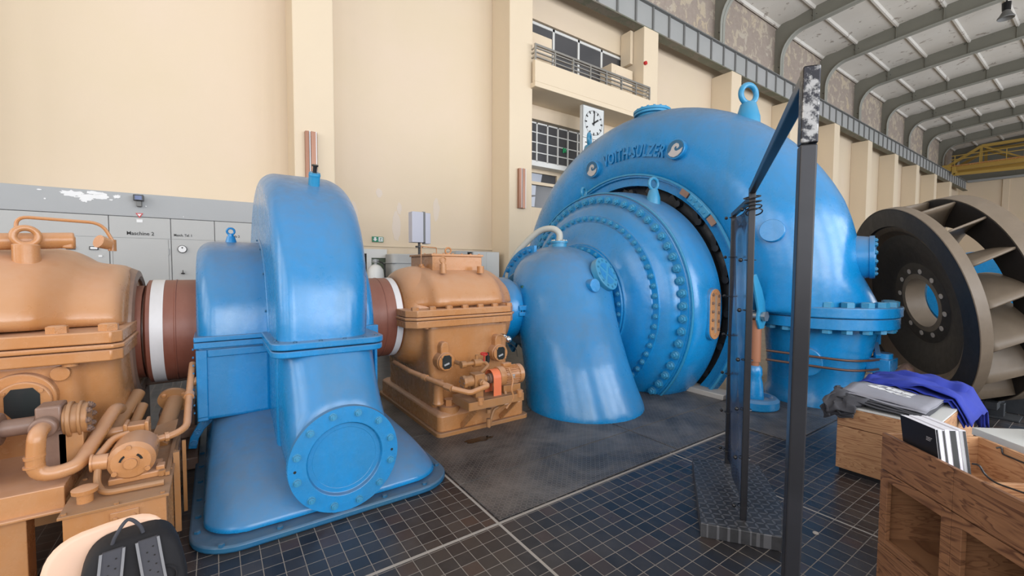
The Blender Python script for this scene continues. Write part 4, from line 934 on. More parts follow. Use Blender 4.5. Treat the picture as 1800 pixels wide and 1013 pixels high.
# guide-vane side ring inside the hole
b = MB(); b.lathe([(5.45, 1.96), (5.36, 1.93), (5.36, 1.90), (5.41, 1.89), (5.42, 1.78), (5.60, 1.765)], (0, YA, 1.19), (1, 0, 0), 80, cap=False); b.build('stay_ring_lip', 'blue', TU, solid=.012)
b = MB(); b.lathe([(5.55, 1.80), (5.56, 1.62), (5.62, 1.60), (5.62, 1.50), (5.80, 1.48), (5.82, 1.2)], (0, YA, 1.17), (1, 0, 0), 72, cap=False); b.build('stay_ring', 'pit_black', TU, solid=.012)
b = MB(); b.cyl((5.85, YA, 1.15), (5.87, YA, 1.15), 1.62, n=48); b.build('inner_disc', 'dark', TU)  # dark disc closes the hole and stands for its shaded depth
for i in range(24):
    a = 2 * pi * i / 24; p = Vector((5.52, YA - 1.70 * cos(a), 1.17 + 1.70 * sin(a))); e = Vector((0, -cos(a), sin(a))); tt = Vector((0, sin(a), cos(a)))
    if p.z < .05: continue
    b = MB(); b.bar(p - tt * .10 - e * .05, p + tt * .08 + e * .05, .07, .05, (1, 0, 0)); b.cyl(p - tt * .10 - Vector((.06, 0, 0)), p - tt * .10 + Vector((.05, 0, 0)), .045, n=12)
    b.build('guide_vane_lever', 'pit_black', TU)
# clamp plates on the rim
for a in (52, 47.5):
    pass
b = MB()
for a0, a1, w, x in ((38, 50, .11, 5.335),):
    b.loft([[(x + k, YA - r * cos(R(a)), 1.19 + r * sin(R(a))) for a, r in [(a0 + (a1 - a0) * i / 10, 1.83) for i in range(11)] + [(a1 - (a1 - a0) * i / 10, 1.94) for i in range(11)]] for k in (-.03, .03)])
cp = b.build('rim_clamp_plate', 'blue_light', TU, bevel=.01)
for a, r in ((40, 1.89), (43, 1.86), (43, 1.92), (46, 1.86), (46, 1.92), (48.5, 1.89)): bolt(cp, (5.305, YA - r * cos(R(a)), 1.19 + r * sin(R(a))), (-1, 0, 0), .02, 'blue_light', 'hex')
for a in (53, 35.5):
    b = MB(); b.loft([[(5.34 + k, YA - r * cos(R(aa)), 1.19 + r * sin(R(aa))) for aa, r in ((a - 2, 1.85), (a - 2, 1.93), (a + 2, 1.93), (a + 2, 1.85))] for k in (-.02, .02)]); b.build('rubber_block', 'greasy', TU, smooth=0)
b = MB(); b.lathe([(5.33, 1.925), (5.33, 1.95), (5.36, 1.95), (5.36, 1.925)], (0, YA, 1.19), (1, 0, 0), 80, cap=False, closed_prof=True); b.build('rim_bead', 'blue_light', TU)
# head cover, a turned dish with three bolt circles
b = MB(); b.lathe([(5.30, 1.2), (5.42, 1.56), (5.40, 1.66), (5.33, 1.705), (5.18, 1.715), (5.0, 1.705), (4.88, 1.69), (4.80, 1.665), (4.755, 1.635), (4.75, 1.62), (4.725, 1.62), (4.722, 1.60), (4.722, 1.515), (4.70, 1.50), (4.655, 1.46), (4.61, 1.39), (4.59, 1.335), (4.585, 1.325), (4.562, 1.322), (4.56, 1.235), (4.545, 1.225), (4.50, 1.13), (4.465, 1.02), (4.445, .915), (4.437, .905), (4.415, .90), (4.412, .78), (4.41, .6)], (0, YA, ZA), (1, 0, 0), 128); HC = b.build('end_cover', 'blue', TU, smooth=28)
b = MB(); b.lathe([(4.758, 1.655), (4.745, 1.66), (4.745, 1.67), (4.765, 1.675)], (0, YA, ZA), (1, 0, 0), 128, cap=False); b.build('cover_bead', 'blue_light', HC, solid=.008)
def ringbolts(x, r, n, br, a0, a1, mat, off=0, name='bolt', kind='bolt', par=HC, z=ZA):
    for i in range(n):
        a = (360 * (i + off) / n) % 360
        aa = a if a <= 180 else a - 360
        if a0 <= aa <= a1: bolt(par, (x, YA - r * cos(R(a)), z + r * sin(R(a))), (-1, 0, 0), br, mat, kind, name, R(a * 1.7))
ringbolts(4.722, 1.56, 62, .044, -47, 180, 'blue_light', .5, 'large_bolt')
ringbolts(4.56, 1.278, 62, .029, -50, 178, 'blue_light', .5, 'medium_bolt')
eye('lifting_eye', (5.05, 3.81, 2.64), R(-10), .62, 'blue_light', HC); eye('lifting_eye', (5.05, 5.18, 2.74), R(15), .56, 'blue_light', HC)
# opening indicator plate
x0, x1, z0, z1 = 4.99, 5.22, .80, 1.40
def stad(xm, w, z0, z1, y, n=10): return [(xm + w * cos(R(180 * i / n)), y, z1 - w + w * sin(R(180 * i / n))) for i in range(n + 1)] + [(xm + w * cos(R(180 + 180 * i / n)), y, z0 + w + w * sin(R(180 + 180 * i / n))) for i in range(n + 1)]
b = MB(); b.loft([stad(5.12, .125, .76, 1.43, 3.0), stad(5.12, .115, .77, 1.42, 2.92)]); b.build('indicator_seat', 'blue', HC, bevel=.004)
b = MB(); b.loft([stad(5.12, .108, .78, 1.41, 2.925), stad(5.12, .108, .78, 1.41, 2.905)]); ip = b.build('indicator_plate', 'orange', HC, bevel=.003)
b = MB(); b.box(5.095, 5.145, 2.902, 2.907, .86, 1.33); b.build('indicator_window', plain('yellowed_glass', (.36, .25, .17), .3), ip, smooth=0)
for i in range(5):
    for s_ in (-1, 1): bolt(ip, (5.12 + s_ * .068, 2.905, .92 + .105 * i - (.02 if s_ > 0 else 0)), (0, -1, 0), .016, 'greasy', 'bolt')
for z in (.835, 1.365): bolt(ip, (5.12, 2.905, z), (0, -1, 0), .014, 'orange', 'stud')
b = MB()
for i in range(18): b.bar((5.245, 2.936, .86 + .03 * i), (5.245 + (.045 if i % 3 == 0 else .025), 2.936, .86 + .03 * i), .006)
for z, c_ in ((1.36, 1), (1.2, 0), (1.04, 0)): pass
b.build('engraved_scale', 'blue_dark', HC, smooth=0)
# draft elbow : dome that turns down into the floor
b = MB()
b.loft([hring((3.69, 3.73), .72, -.05), hring((3.69, 3.74), .715, .03), hring((3.675, 3.80), .675, .25), hring((3.67, 3.90), .645, .55), hring((3.71, 4.05), .64, .85), hring((3.80, 4.24), .66, 1.12), hring((3.86, 4.36), .67, 1.38), hring((3.91, 4.46), .65, 1.58), hring((3.95, 4.52), .56, 1.75), hring((3.98, 4.56), .43, 1.87), hring((4.0, 4.6), .24, 1.95), hring((4.0, 4.6), .06, 1.975)])
b.lathe([(3.58, .60), (3.60, .70), (3.75, .72), (4.1, .75), (4.36, .75), (4.40, .75), (4.40, .5)], (0, YA, ZA), (1, 0, 0), 64)
EL = b.build('draft_elbow', 'blue', TU, remesh=.028, smooths=30)
b = MB(); b.lathe([(4.385, .6), (4.385, .875), (4.412, .88), (4.412, .6)], (0, YA, ZA), (1, 0, 0), 96); b.build('elbow_flange', 'blue', TU)
ringbolts(4.385, .83, 38, .027, -45, 180, 'blue_light', .5, 'small_bolt', par=TU)
b = MB(); b.loft([[(x, YA - r * cos(R(a)), ZA + r * sin(R(a))) for x, r in ((3.585, .66), (3.585, .85), (3.63, .85), (3.63, .66))] for a in range(88, 236, 3)]); LF = b.build('shaft_side_flange', 'blue', TU)
ringbolts(3.585, .79, 40, .024, -180, 180, 'blue', .25, 'rim_bolt', par=LF) if False else [bolt(LF, (3.585, YA - .79 * cos(R(a)), ZA + .79 * sin(R(a))), (-1, 0, 0), .030, 'blue', 'bolt', 'rim_bolt') for a in list(range(95, 176, 9)) + [-176, -167, -158, -149, -140, -131]]
mn = Vector((.22, -.88, .42)).normalized(); mc = Vector((4.09, 3.84, 1.57))
b = MB(); b.cyl(mc - mn * .14, mc + mn * .0, .20, n=40); b.build('manhole_neck', 'blue', TU)
b = MB(); b.cyl(mc - mn * .01, mc + mn * .065, .225, n=44); b.cyl(mc + mn * .065, mc + mn * .07, .225, .22, n=44); o = b.build('manhole_cover', 'blue_light', TU, bevel=.004)
x, y, _ = frame_of(mn)
b = MB()
for k in range(4):
    a0 = R(90 * k + 50); q = mc + mn * .071
    pts = [q + (x * cos(a0 + R(t)) + y * sin(a0 + R(t))) * .145 for t in range(8, 83, 6)] + [q + (x * cos(a0 + R(45)) + y * sin(a0 + R(45))) * .03]
    b.loft([pts, [p_ + mn * .002 for p_ in pts]])
b.build('cover_recess', 'blue', o, smooth=0)
for i in range(12):
    a = 2 * pi * i / 12; bolt(o, mc + mn * .07 + (x * cos(a) + y * sin(a)) * .185, mn, .014, 'blue_light', 'bolt')
disc_at('round_boss', (3.80, 3.78, 1.44), (.02, -.98, .15), .085, .10)
b = MB(); b.cyl((3.98, 4.56, 1.88), (3.98, 4.56, 2.04), .105, n=28); b.cyl((3.98, 4.56, 2.015), (3.98, 4.56, 2.04), .12, n=28); vs = b.build('vent_flange', 'blue_light', TU)
for i in range(8):
    a = 2 * pi * i / 8; bolt(vs, (3.98 + .095 * cos(a), 4.56 + .095 * sin(a), 2.04), (0, 0, 1), .016, 'grey_pipe', 'bolt')
b = MB(); b.tube([(3.98, 4.56, 2.02), (3.98, 4.56, 2.15), (3.93, 4.66, 2.22), (3.85, 4.85, 2.19), (3.75, 5.05, 2.02), (3.66, 5.2, 1.82), (3.6, 5.3, 1.5)], .045, 14); b.build('vent_pipe', 'grey_pipe', TU)
# shaft seal between gearbox and elbow
b = MB(); b.lathe([(2.93, .36), (2.94, .405), (3.0, .42), (3.10, .42), (3.135, .405), (3.15, .37), (3.16, .36), (3.38, .36)], (0, YA, ZA), (1, 0, 0), 64); ss = b.build('seal_housing', 'blue', TU)
b = MB(); b.lathe([(3.36, .30), (3.36, .47), (3.40, .50), (3.60, .62)], (0, YA, ZA), (1, 0, 0), 64, cap=False); b.build('seal_collar', 'blue_dark', ss, solid=.02)
b = MB(); b.box(3.05, 3.39, 4.215, 4.30, 1.14, 1.20); b.box(3.05, 3.39, 4.215, 4.30, 1.07, 1.12); b.build('seal_lug', 'blue', ss, bevel=.006)
b = MB()
for i in range(4):
    b = MB(); b.cyl((3.09 + .08 * i, 4.25, 1.12), (3.09 + .08 * i, 4.25, 1.14), .022, n=8); b.build('lug_bolt', 'dark', ss)
b = MB(); b.loft([[Vector((3.33, YA, ZA)) + Vector((0, -cos(R(a)), sin(R(a)))) * (.43 + .018 * cos(2 * pi * k / 8)) + Vector((.018 * sin(2 * pi * k / 8), 0, 0)) for k in range(8)] for a in range(-75, 76, 6)]); 
for a in (48, -45):
    e = Vector((0, -cos(R(a)), sin(R(a)))); p = Vector((3.27, YA, ZA)) + e * .38; b.cyl(p, p + e * .06, .035, n=12); b.bar(p - Vector((.08, 0, 0)) + e * .03, p + Vector((.08, 0, 0)) + e * .03, .03)
b.build('seal_water_pipe', 'green_paint', ss)
# servo rod with clevis and hand wheel-like foot
SR = thing('support_rod', (5.33, 2.52, 0), 'ochre-brown rod with blue clevis and round blue foot beside the turbine', 'rod')
cx, cy = 5.33, 2.52
b = MB(); b.lathe([(0, .25), (.02, .27), (.10, .27), (.13, .24), (.135, .20), (.10, .17)], (cx, cy, .0), (0, 0, 1), 44); b.lathe([(.09, .11), (.30, .09), (.36, .075), (.40, .085), (.47, .08), (.50, .06)], (cx, cy, 0), (0, 0, 1), 32); b.build('foot', 'blue', SR)
b = MB(); b.cyl((cx, cy, .48), (cx, cy, .56), .045); b.cyl((cx, cy, .55), (cx, cy, 1.05), .062); b.build('rod', plain('rust_brown_rod', (.30, .12, .06), .5), SR)
b = MB()
for s_ in (-.07, .05):
    b.loft([[(cx + dx, cy + s_ + k, z) for dx, z in ((-.09, 1.18), (-.11, 1.06), (-.05, .95), (.05, .95), (.11, 1.05), (.10, 1.20), (-.02, 1.42), (-.16, 1.60), (-.25, 1.58), (-.18, 1.40))] for k in (0, .025)])
b.build('clevis', 'blue_light', SR, bevel=.004)
b = MB(); b.cyl((cx, cy - .11, 1.1), (cx, cy + .1, 1.1), .05); b.cyl((cx, cy - .12, 1.1), (cx, cy - .09, 1.1), .062, n=6); b.build('pin', 'steel', SR)
# pale plinth block beside the pit
b = MB(); b.box(5.22, 5.5, 2.84, 3.4, 0, .07); o = b.build('plinth_block', 'concrete', bevel=.01); tag(o, 'pale concrete edging block at the pit beside the end cover', 'block')
b = MB(); b.box(5.23, 5.55, 3.42, 5.0, .001, .012); o = b.build('pit_cover', 'dark', smooth=0); struct(o); o.name = 'trim_76'  # dark sheet stands in for the shaded pit

# ================================================================== DISPLAYED RUNNER
RN = thing('turbine_runner', (7.1, 1.5, 0), 'huge dark brown turbine runner wheel leaning on supports to the right of the blue turbine', 'runner')
rn_n = Vector((.6218, -.7569, .2011)).normalized(); rc = Vector((7.003, 1.580, 1.2135)); rx = Vector((0, 0, 1)).cross(rn_n).normalized(); ry = rn_n.cross(rx)
def rp(t, r, a): return rc + rn_n * t + (rx * cos(R(a)) + ry * sin(R(a))) * r
def rlathe(prof, nm, mat, par=RN, n=96, cl=False, **k):
    b = MB(); b.loft([[rp(t, r, 360 * i / n) for i in range(n)] for t, r in prof + (prof[:1] if cl else [])], cap=False); return b.build(nm, mat, par, **k)
rlathe([(.03, .985), (.02, .995), (.0, 1.0), (.0, 1.205), (.105, 1.205), (.105, .9)], 'front_plate', 'runner_dark', smooth=30)
rlathe([(.002, 1.208), (-.002, 1.212), (.004, 1.218), (.10, 1.218), (.107, 1.208)], 'front_rim_band', 'runner_rim', smooth=30)
rlathe([(.028, .99), (.045, .93), (.052, .925), (.11, .865)], 'step_ring', 'brown_step', smooth=50)
rlathe([(.11, .865), (.115, .83), (.18, .56), (.20, .50), (.20, .405)], 'dished_web', 'runner_dark', smooth=40)
# hub plate with bored bolt holes
b = MB(); n = 96; nh = 12
hub = []
ring_o = [rp(.20, .52, 360 * i / n) for i in range(n)]
rlathe([(.199, .50), (.199, .445)], 'hub_ring', 'runner_dark'); rlathe([(.199, .362), (.199, .30), (.40, .285)], 'hub_bore', 'runner_rim', smooth=30)
b = MB()
for k in range(nh):
    a0 = 360 * (k + .5) / nh; am = a0
    ctr = rp(.199, .403, am); hr = .030
    u = (rx * cos(R(am)) + ry * sin(R(am))); v = (-rx * sin(R(am)) + ry * cos(R(am)))
    circ = [ctr + (u * cos(2 * pi * i / 16) + v * sin(2 * pi * i / 16)) * hr for i in range(16)]
    sq = []
    for i in range(16):
        cu, cv = cos(2 * pi * i / 16), sin(2 * pi * i / 16); m_ = max(abs(cu), abs(cv)); sq.append(rp(.199, .403 + .042 * cu / m_, am + 15 * cv / m_))
    b.loft([sq, circ, [q + rn_n * .12 for q in circ]], cap=False)
b.build('hub_bolt_circle', 'runner_dark', RN, smooth=30)
for k in range(nh):
    q = rp(.192, .403, 360 * (k + .5) / nh); b = MB(); b.cyl(q, q + rn_n * .02, .03, n=16); b.build('bolt_hole_bush', plain('worn_bush', (.50, .44, .38), .4) if k == 0 else bpy.data.materials['worn_bush'], RN)  # pale discs added for the light showing in the bolt holes
# blades
b = None
for k in range(17):
    a = 114.7 + 21.18 * k
    b = MB(); rows = []
    for i in range(9):
        u = i / 8; r = 1.195 - .62 * u; aa = a - 30 * u ** 1.1
        t0 = .10 if r > .86 else .135 + (.86 - r) * .27
        rows.append([rp(t0 + (.52 - t0) * j / 6, r, aa - 6 * (j / 6) * (1 - u)) for j in range(7)])
    b.loft(rows, cap=False, closed=False); b.build('blade', 'runner_rim', RN, smooth=60, solid=.022)
rlathe([(.70, .9), (.50, .88), (.50, 1.19), (.50, 1.205), (.685, 1.205), (.69, 1.17), (.70, .9)], 'back_plate', 'runner_dark', smooth=30, solid=.0)
rlathe([(.505, 1.206), (.505, 1.215), (.68, 1.215), (.685, 1.206)], 'back_rim_band', 'runner_rim', smooth=30)
t = thing('runner_stand', (7.3, .9, 0), 'dark steel stand and timbers under the displayed runner', 'stand')
b = MB(); b.box(6.95, 7.05, 1.25, 1.75, 0, .03); b.box(7.2, 7.3, .72, .86, 0, .16); b.box(7.12, 7.42, .6, .95, 0, .02); b.box(7.55, 7.65, .35, .9, 0, .2); b.box(7.0, 8.1, .75, .85, .12, .2); b.build('steel_feet', 'pit_black', t, smooth=0, bevel=.004)
b = MB(); b.box(7.75, 8.3, .5, 1.0, 0, .10); b.build('timber', 'concrete', t, smooth=0, bevel=.01)
# blue machine part seen between the blades
t = thing('blue_machine', (10.6, 1.2, 0), 'blue machine part with a small eye bolt seen behind the runner', 'machine')
b = MB(); b.lathe([(0, .6), (.1, .72), (1.3, .76), (1.5, .6)], (10.3, 1.4, 1.25), (1, 0, 0), 40); b.cyl((11.0, 1.4, 0), (11.0, 1.4, .8), .4); b.build('casing', 'blue', t)
b = MB(); b.cyl((10.6, 1.75, 1.9), (10.6, 1.75, 2.05), .06); b.torus((10.6, 1.75, 2.13), (0, 1, 0), .07, .02); b.build('eye_bolt', 'blue_light', t)
t.location.z = 0

# ================================================================== BLACK TUBE STAND WITH BANNER
P1, P2, P3 = Vector((3.37, 1.785, 0)), Vector((2.69, 1.315, 0)), Vector((1.212, .473, 0))
FS = thing('banner_stand', tuple(P2), 'black square-tube frame on a tread plate base with a tied dark banner', 'display frame')
u = (P2 - P1).normalized(); hz = Vector((0, 0, 1))
TOP = 2.15; PT = Vector((1.222, .466, 0)) - P3      # the near post leans very slightly
for p, z0, z1 in ((P1, .087, 2.10), (P2, .087, 2.15), (P3, 0, 2.15)):
    b = MB(); b.bar(p + hz * z0, p + (PT * .9 if p is P3 else PT * 0) + hz * (z1 - .19 if p is P3 else z1), .036, .036, u); b.build('post', 'tube', FS, smooth=0, bevel=.004)
b = MB(); b.bar(P3 + PT * .9 + hz * (TOP - .189), P3 + PT + hz * TOP, .037, .037, u); b.build('welded_corner', 'weld', FS, smooth=0, bevel=.004)
b = MB(); b.bar(P3 + PT + hz * 2.13 - (P3 - P2).normalized() * .02, P2 + hz * 2.13, .036, .036); b.bar(P1 + hz * 2.085, P2 + hz * 2.085, .032, .032); b.build('top_bar', 'tube', FS, smooth=0, bevel=.004)
b = MB(); bt = [(3.24, 2.01), (2.43, 1.44), (2.69, 1.09), (3.05, 1.24), (3.56, 1.63)]; b.loft([[(x, y, z) for x, y in bt] for z in (0, .087)]); b.build('base_plate', 'tread_black', FS, smooth=0, bevel=.004)
nrm = Vector((-u.y, u.x, 0))
b = MB(); A = P1 + u * .035; B = P2 - u * .035
rows = []
for i in range(13):
    z = .14 + 1.9 * i / 12; rows.append([A.lerp(B, j / 10) + hz * z + nrm * (.006 * sin(j * 1.1 + i * .7)) for j in range(11)])
b.loft(rows, cap=False, closed=False); b.build('banner', 'banner', FS, smooth=80, solid=.006)
for p, s_ in ((P1, 1), (P2, -1)):
    for i in range(7):
        z = .16 + .31 * i + (.04 if s_ > 0 else 0)
        b = MB(); q = p + hz * z; b.torus(q + u * s_ * .018, (0, 0, 1), .032, .003, 16, 6); b.sphere(q - nrm * .052 + u * s_ * .01 if s_ < 0 else q - nrm * .05 - u * .02, .013, 10); b.build('cable_tie', 'black', FS)
b = MB(); 
for i in range(4): b.torus(P2 + hz * (2.09 - .03 * i) + nrm * .004 * i, (.2 * (i - 1.5), .1 * i, 1), .045, .004, 16, 6)
b.build('cable_ties_at_corner', 'black', FS)

# ================================================================== CRATES, BAGS AND SHIRTS
def crate(nm, x0, x1, y0, y1, label):
    t = thing(nm, ((x0 + x1) / 2, (y0 + y1) / 2, 0), label, 'wooden box', 'wooden display boxes')
    b = MB(); b.box(x0 + .02, x1 - .02, y0 + .02, y1 - .02, 0, .04); b.build('plinth', 'black', t, smooth=0)
    b = MB(); b.box(x0, x1, y0, y1, .035, .382); b.build('lower_box', 'pine', t, smooth=0, bevel=.003)
    b = MB(); b.box(x0, x1, y0, y1, .387, .535); b.build('upper_box', 'pine', t, smooth=0, bevel=.003)
    b = MB(); b.box(x0 + .004, x1 - .004, y0 + .004, y1 - .004, .538, .552); b.build('white_top', 'white_metal', t, smooth=0)
crate('display_box', 4.17, 4.835, .72, 1.31, 'pale wooden box under the grey printed tote bags')
crate('display_box', 4.85, 5.5, .72, 1.31, 'pale wooden box under the royal blue shirts')
def sheet(f, nu, nv, nm, mat, par=None, solid=.006, at=None):
    b = MB(); b.loft([[f(i / nu, j / nv) for j in range(nv + 1)] for i in range(nu + 1)], cap=False, closed=False); return b.build(nm, mat, par, at=at, smooth=80, solid=solid)
from mathutils import noise as mn_
def nz(x, y, z=0): return mn_.noise(Vector((x, y, z)))
TB = thing('tote_bags', (4.45, 1.1, .56), 'pile of folded grey tote bags with white lettering on the wooden box', 'bags')
def fold(k):
    def f(u_, v_):
        x = 4.18 + .62 * v_ + .03 * k; y = 1.32 - .52 * u_
        x -= .10 * (1 - u_) * 0; z = .562 + .012 * k + .075 * (1 - u_) * (1 - abs(v_ - .35)) + .012 * nz(u_ * 3 + k, v_ * 3)
        return (x, y, z)
    return f
for k in range(5): sheet(fold(k * .9), 10, 10, 'folded_bag', 'fab_grey' if k > 2 else 'fab_dark', TB)
def crumple(u_, v_):
    # handles and hems hanging over the left edge
    x = 4.10 + .34 * v_; y = 1.36 + .02 * sin(9 * v_) - .33 * u_ ** 1.5 * .6 + .05 * nz(v_ * 6, u_ * 5, 2)
    z = .655 - .30 * max(0, .42 - v_) * (1.3 - u_ * .8) - .05 * u_ + .03 * nz(v_ * 4, u_ * 3)
    return (x, y, z)
for k in range(4):
    sheet(lambda a_, c_, k=k: (crumple(a_, c_)[0] - .03 + .02 * k, crumple(a_, c_)[1] + .01 * k + .02 * nz(a_ * 3, c_ * 3, k), crumple(a_, c_)[2] - .022 * k + .022 * nz(a_ * 5 + k, c_ * 5)), 24, 24, 'crumpled_bag', 'fab_dark', TB)
me = text_mesh('SMO\nUBE', .115, .001, bold=.005)
for v in me.vertices:
    c = v.co.copy(); q = fold(3.6)(.45 + c.x * 2.2 - c.y * .2, .45 - c.y * 1.5 + .1); v.co = Vector(q) + Vector((0, 0, .006 + c.z)) - TB.location
me.materials.clear(); me.materials.append(M['white']); o = bpy.data.objects.new('white_lettering', me); COL.objects.link(o); o.parent = TB
SH = thing('blue_shirts', (5.1, 1.1, .56), 'heap of folded royal blue shirts draped over the second wooden box', 'shirts')
def shirt(k):
    def f(u_, v_):
        x = 4.80 + .78 * v_; y = 1.38 - .70 * u_ - .02 * k
        z = .60 + .015 * k + .055 * nz(u_ * 2.2 + k, v_ * 2.2, k) + .035 * nz(u_ * 6, v_ * 5, k) + .05 * (1 - abs(2 * u_ - .8))
        if u_ > .86: z -= (u_ - .86) * 1.3
        if v_ > .88: z -= (v_ - .88) * 1.6
        return (x, y, z)
    return f
for k in range(3): sheet(shirt(k), 22, 22, 'folded_shirt', 'fab_blue', SH, .008)

# ================================================================== SALES COUNTER
K = Vector((2.86, .70, 0)); cu_ = Vector((-.65, -.76, 0)).normalized(); cv_ = Vector((.76, -.65, 0)).normalized()
CT = thing('sales_counter', tuple(K), 'oiled wooden sales counter with open tray on top and square shelf openings', 'counter')
def cbox(b, u0, u1, v0, v1, z0, z1):
    mt = Matrix(((cu_.x, cv_.x, 0, K.x), (cu_.y, cv_.y, 0, K.y), (0, 0, 1, 0), (0, 0, 0, 1))); return b.box(u0, u1, v0, v1, z0, z1, mt)
H = .80; TW = .018; LEN = 1.6; DP = .46
UL = .405
for k in range(4):
    u0, u1 = UL * k + .001, UL * (k + 1) - .001
    b = MB(); cbox(b, u0, u1, 0, TW, .612, H); b.build('tray_front', 'oak', CT, smooth=0, bevel=.0015)
    b = MB(); cbox(b, u0, u1, DP - TW, DP, .612, H); cbox(b, u0, u1, TW, DP - TW, .612, .632)
    if k == 0: cbox(b, u0, u0 + TW, TW, DP - TW, .63, H)
    cbox(b, u1 - TW, u1, TW, DP - TW, .63, H - (.0 if k % 2 else .06)); b.build('tray_inside', 'pine', CT, smooth=0, bevel=.0015)
    b = MB(); z0, z1 = .212, .606; w = .048
    cbox(b, u0, u0 + w, 0, .022, z0, z1); cbox(b, u1 - w, u1, 0, .022, z0, z1); cbox(b, u0 + w, u1 - w, 0, .022, z1 - w, z1); cbox(b, u0 + w, u1 - w, 0, .022, z0, z0 + w * .8)
    b.build('shelf_frame', 'oak', CT, smooth=0, bevel=.0015)
    b = MB(); cbox(b, u0, u0 + .02, .022, DP, z0, z1); cbox(b, u1 - .02, u1, .022, DP, z0, z1); cbox(b, u0 + .02, u1 - .02, .022, DP, z0, z0 + .03); cbox(b, u0 + .02, u1 - .02, .022, DP, z1 - .02, z1); cbox(b, u0 + .02, u1 - .02, DP - .02, DP, z0 + .03, z1 - .02); b.build('shelf_box', 'oak_in', CT, smooth=0)
b = MB(); cbox(b, 0, UL * 4, 0, DP, 0, .206); b.build('base_drawer', 'oak', CT, smooth=0, bevel=.002)
def cp_(u0, v0, z): return K + cu_ * u0 + cv_ * v0 + hz * z
b = MB(); b.bend([cp_(.33, .14, .79), cp_(.36, .14, .80), cp_(.37, .155, .76), cp_(.41, .16, .745), cp_(.72, .30, .742)], .004, .02, 8); b.bend([cp_(.13, .42, .79), cp_(.14, .435, .80), cp_(.15, .43, .77), cp_(.8, .43, .765)], .004, .01, 8); o = b.build('wire_divider', 'black'); tag(o, 'thin black wire dividers lying in the counter tray', 'wire')
# booklets standing in the tray
rnb = random.Random(4)
BL = ['black booklet with small white print, front one in the tray', 'white booklet second from the front in the tray', 'booklet with dark photo spine behind the white ones', 'thin white booklet in the middle of the stack', 'wide dark photo booklet in the middle of the stack', 'pale booklet behind the dark photo one', 'grey-striped booklet near the back of the stack', 'dark booklet at the back of the stack']
edge = ['fab_black', 'paper', 'ink', 'paper', 'ink', 'paper', 'panel', 'ink']
vv = .035
for k in range(8):
    th = (.010, .014, .010, .016, .026, .010, .012, .014)[k]
    t = thing('booklet', tuple(cp_(.15, vv, .64)), BL[k], 'booklet', 'booklets in the counter tray')
    b = MB(); lean = .055
    z0, z1 = .64, .918 - .002 * (k % 3)
    ua, ub = .065, .265
    for (va, vb, nm_, mt_) in ((vv, vv + th, 'pages', 'paper'),):
        b.loft([[cp_(ua + lean, va, z0), cp_(ub + lean, va, z0), cp_(ub + lean, vb, z0), cp_(ua + lean, vb, z0)], [cp_(ua, va, z1), cp_(ub, va, z1), cp_(ub, vb, z1), cp_(ua, vb, z1)]]); b.build(nm_, mt_, t, smooth=0)
    if edge[k] != 'paper':
        b = MB(); e = .0012
        b.loft([[cp_(ub + lean, vv + .001, z0), cp_(ub + lean + e, vv + .001, z0), cp_(ub + lean + e, vv + th - .001, z0), cp_(ub + lean, vv + th - .001, z0)], [cp_(ub, vv + .001, z1 - .002), cp_(ub + e, vv + .001, z1 - .002), cp_(ub + e, vv + th - .001, z1 - .002), cp_(ub, vv + th - .001, z1 - .002)]]); b.build('cover_edge', edge[k], t, smooth=0)
    if k == 0:
        b = MB(); b.loft([[cp_(ua + lean, vv - .0015, z0), cp_(ub + lean, vv - .0015, z0), cp_(ub + lean, vv - .0002, z0), cp_(ua + lean, vv - .0002, z0)], [cp_(ua, vv - .0015, z1), cp_(ub, vv - .0015, z1), cp_(ub, vv - .0002, z1), cp_(ua, vv - .0002, z1)]]); b.build('black_cover', 'black', t, smooth=0)
        b = MB()
        for i in range(3): q = cp_(.215 + .008, vv - .002, .868 - .007 * i); b.bar(q, q + cu_ * (.03 - .004 * i), .0025, .0008)
        b.build('small_print', 'paper', t, smooth=0)
    vv += th + .0022
# white topped table behind the tray with acrylic stand
K2 = Vector((3.46, .46, 0))
def k2(a_, c_, z): return K2 + cu_ * a_ + cv_ * c_ + hz * z
TT = thing('display_table', tuple(K2), 'white topped display table behind the wooden counter tray', 'table')
mt = Matrix(((cu_.x, cv_.x, 0, K2.x), (cu_.y, cv_.y, 0, K2.y), (0, 0, 1, 0), (0, 0, 0, 1)))
b = MB(); b.box(0, 1.3, 0, .6, .735, .775, mt); b.build('table_top', 'white_metal', TT, smooth=0, bevel=.002)
b = MB(); b.box(.03, 1.27, .03, .57, 0, .733, mt); b.build('table_body', 'oak_in', TT, smooth=0, bevel=.002)
t = thing('acrylic_holder', tuple(k2(.1, .32, .775)), 'clear acrylic leaflet holder standing on the white table top', 'leaflet holder')
b = MB(); b.box(.05, .30, .22, .226, .776, 1.08, mt); b.box(.05, .30, .30, .306, .776, .96, mt); b.box(.05, .30, .22, .306, .776, .782, mt); b.box(.05, .056, .226, .30, .782, .96, mt); b.build('clear_shell', 'acrylic', t, smooth=0)
t = thing('card_box', tuple(cp_(.62, .14, .63)), 'small pale lilac card box at the right edge standing in the counter tray', 'box')
b = MB(); cbox(b, .60, .70, .16, .24, .633, .80); b.build('carton', 'paper', t, smooth=0, bevel=.003)

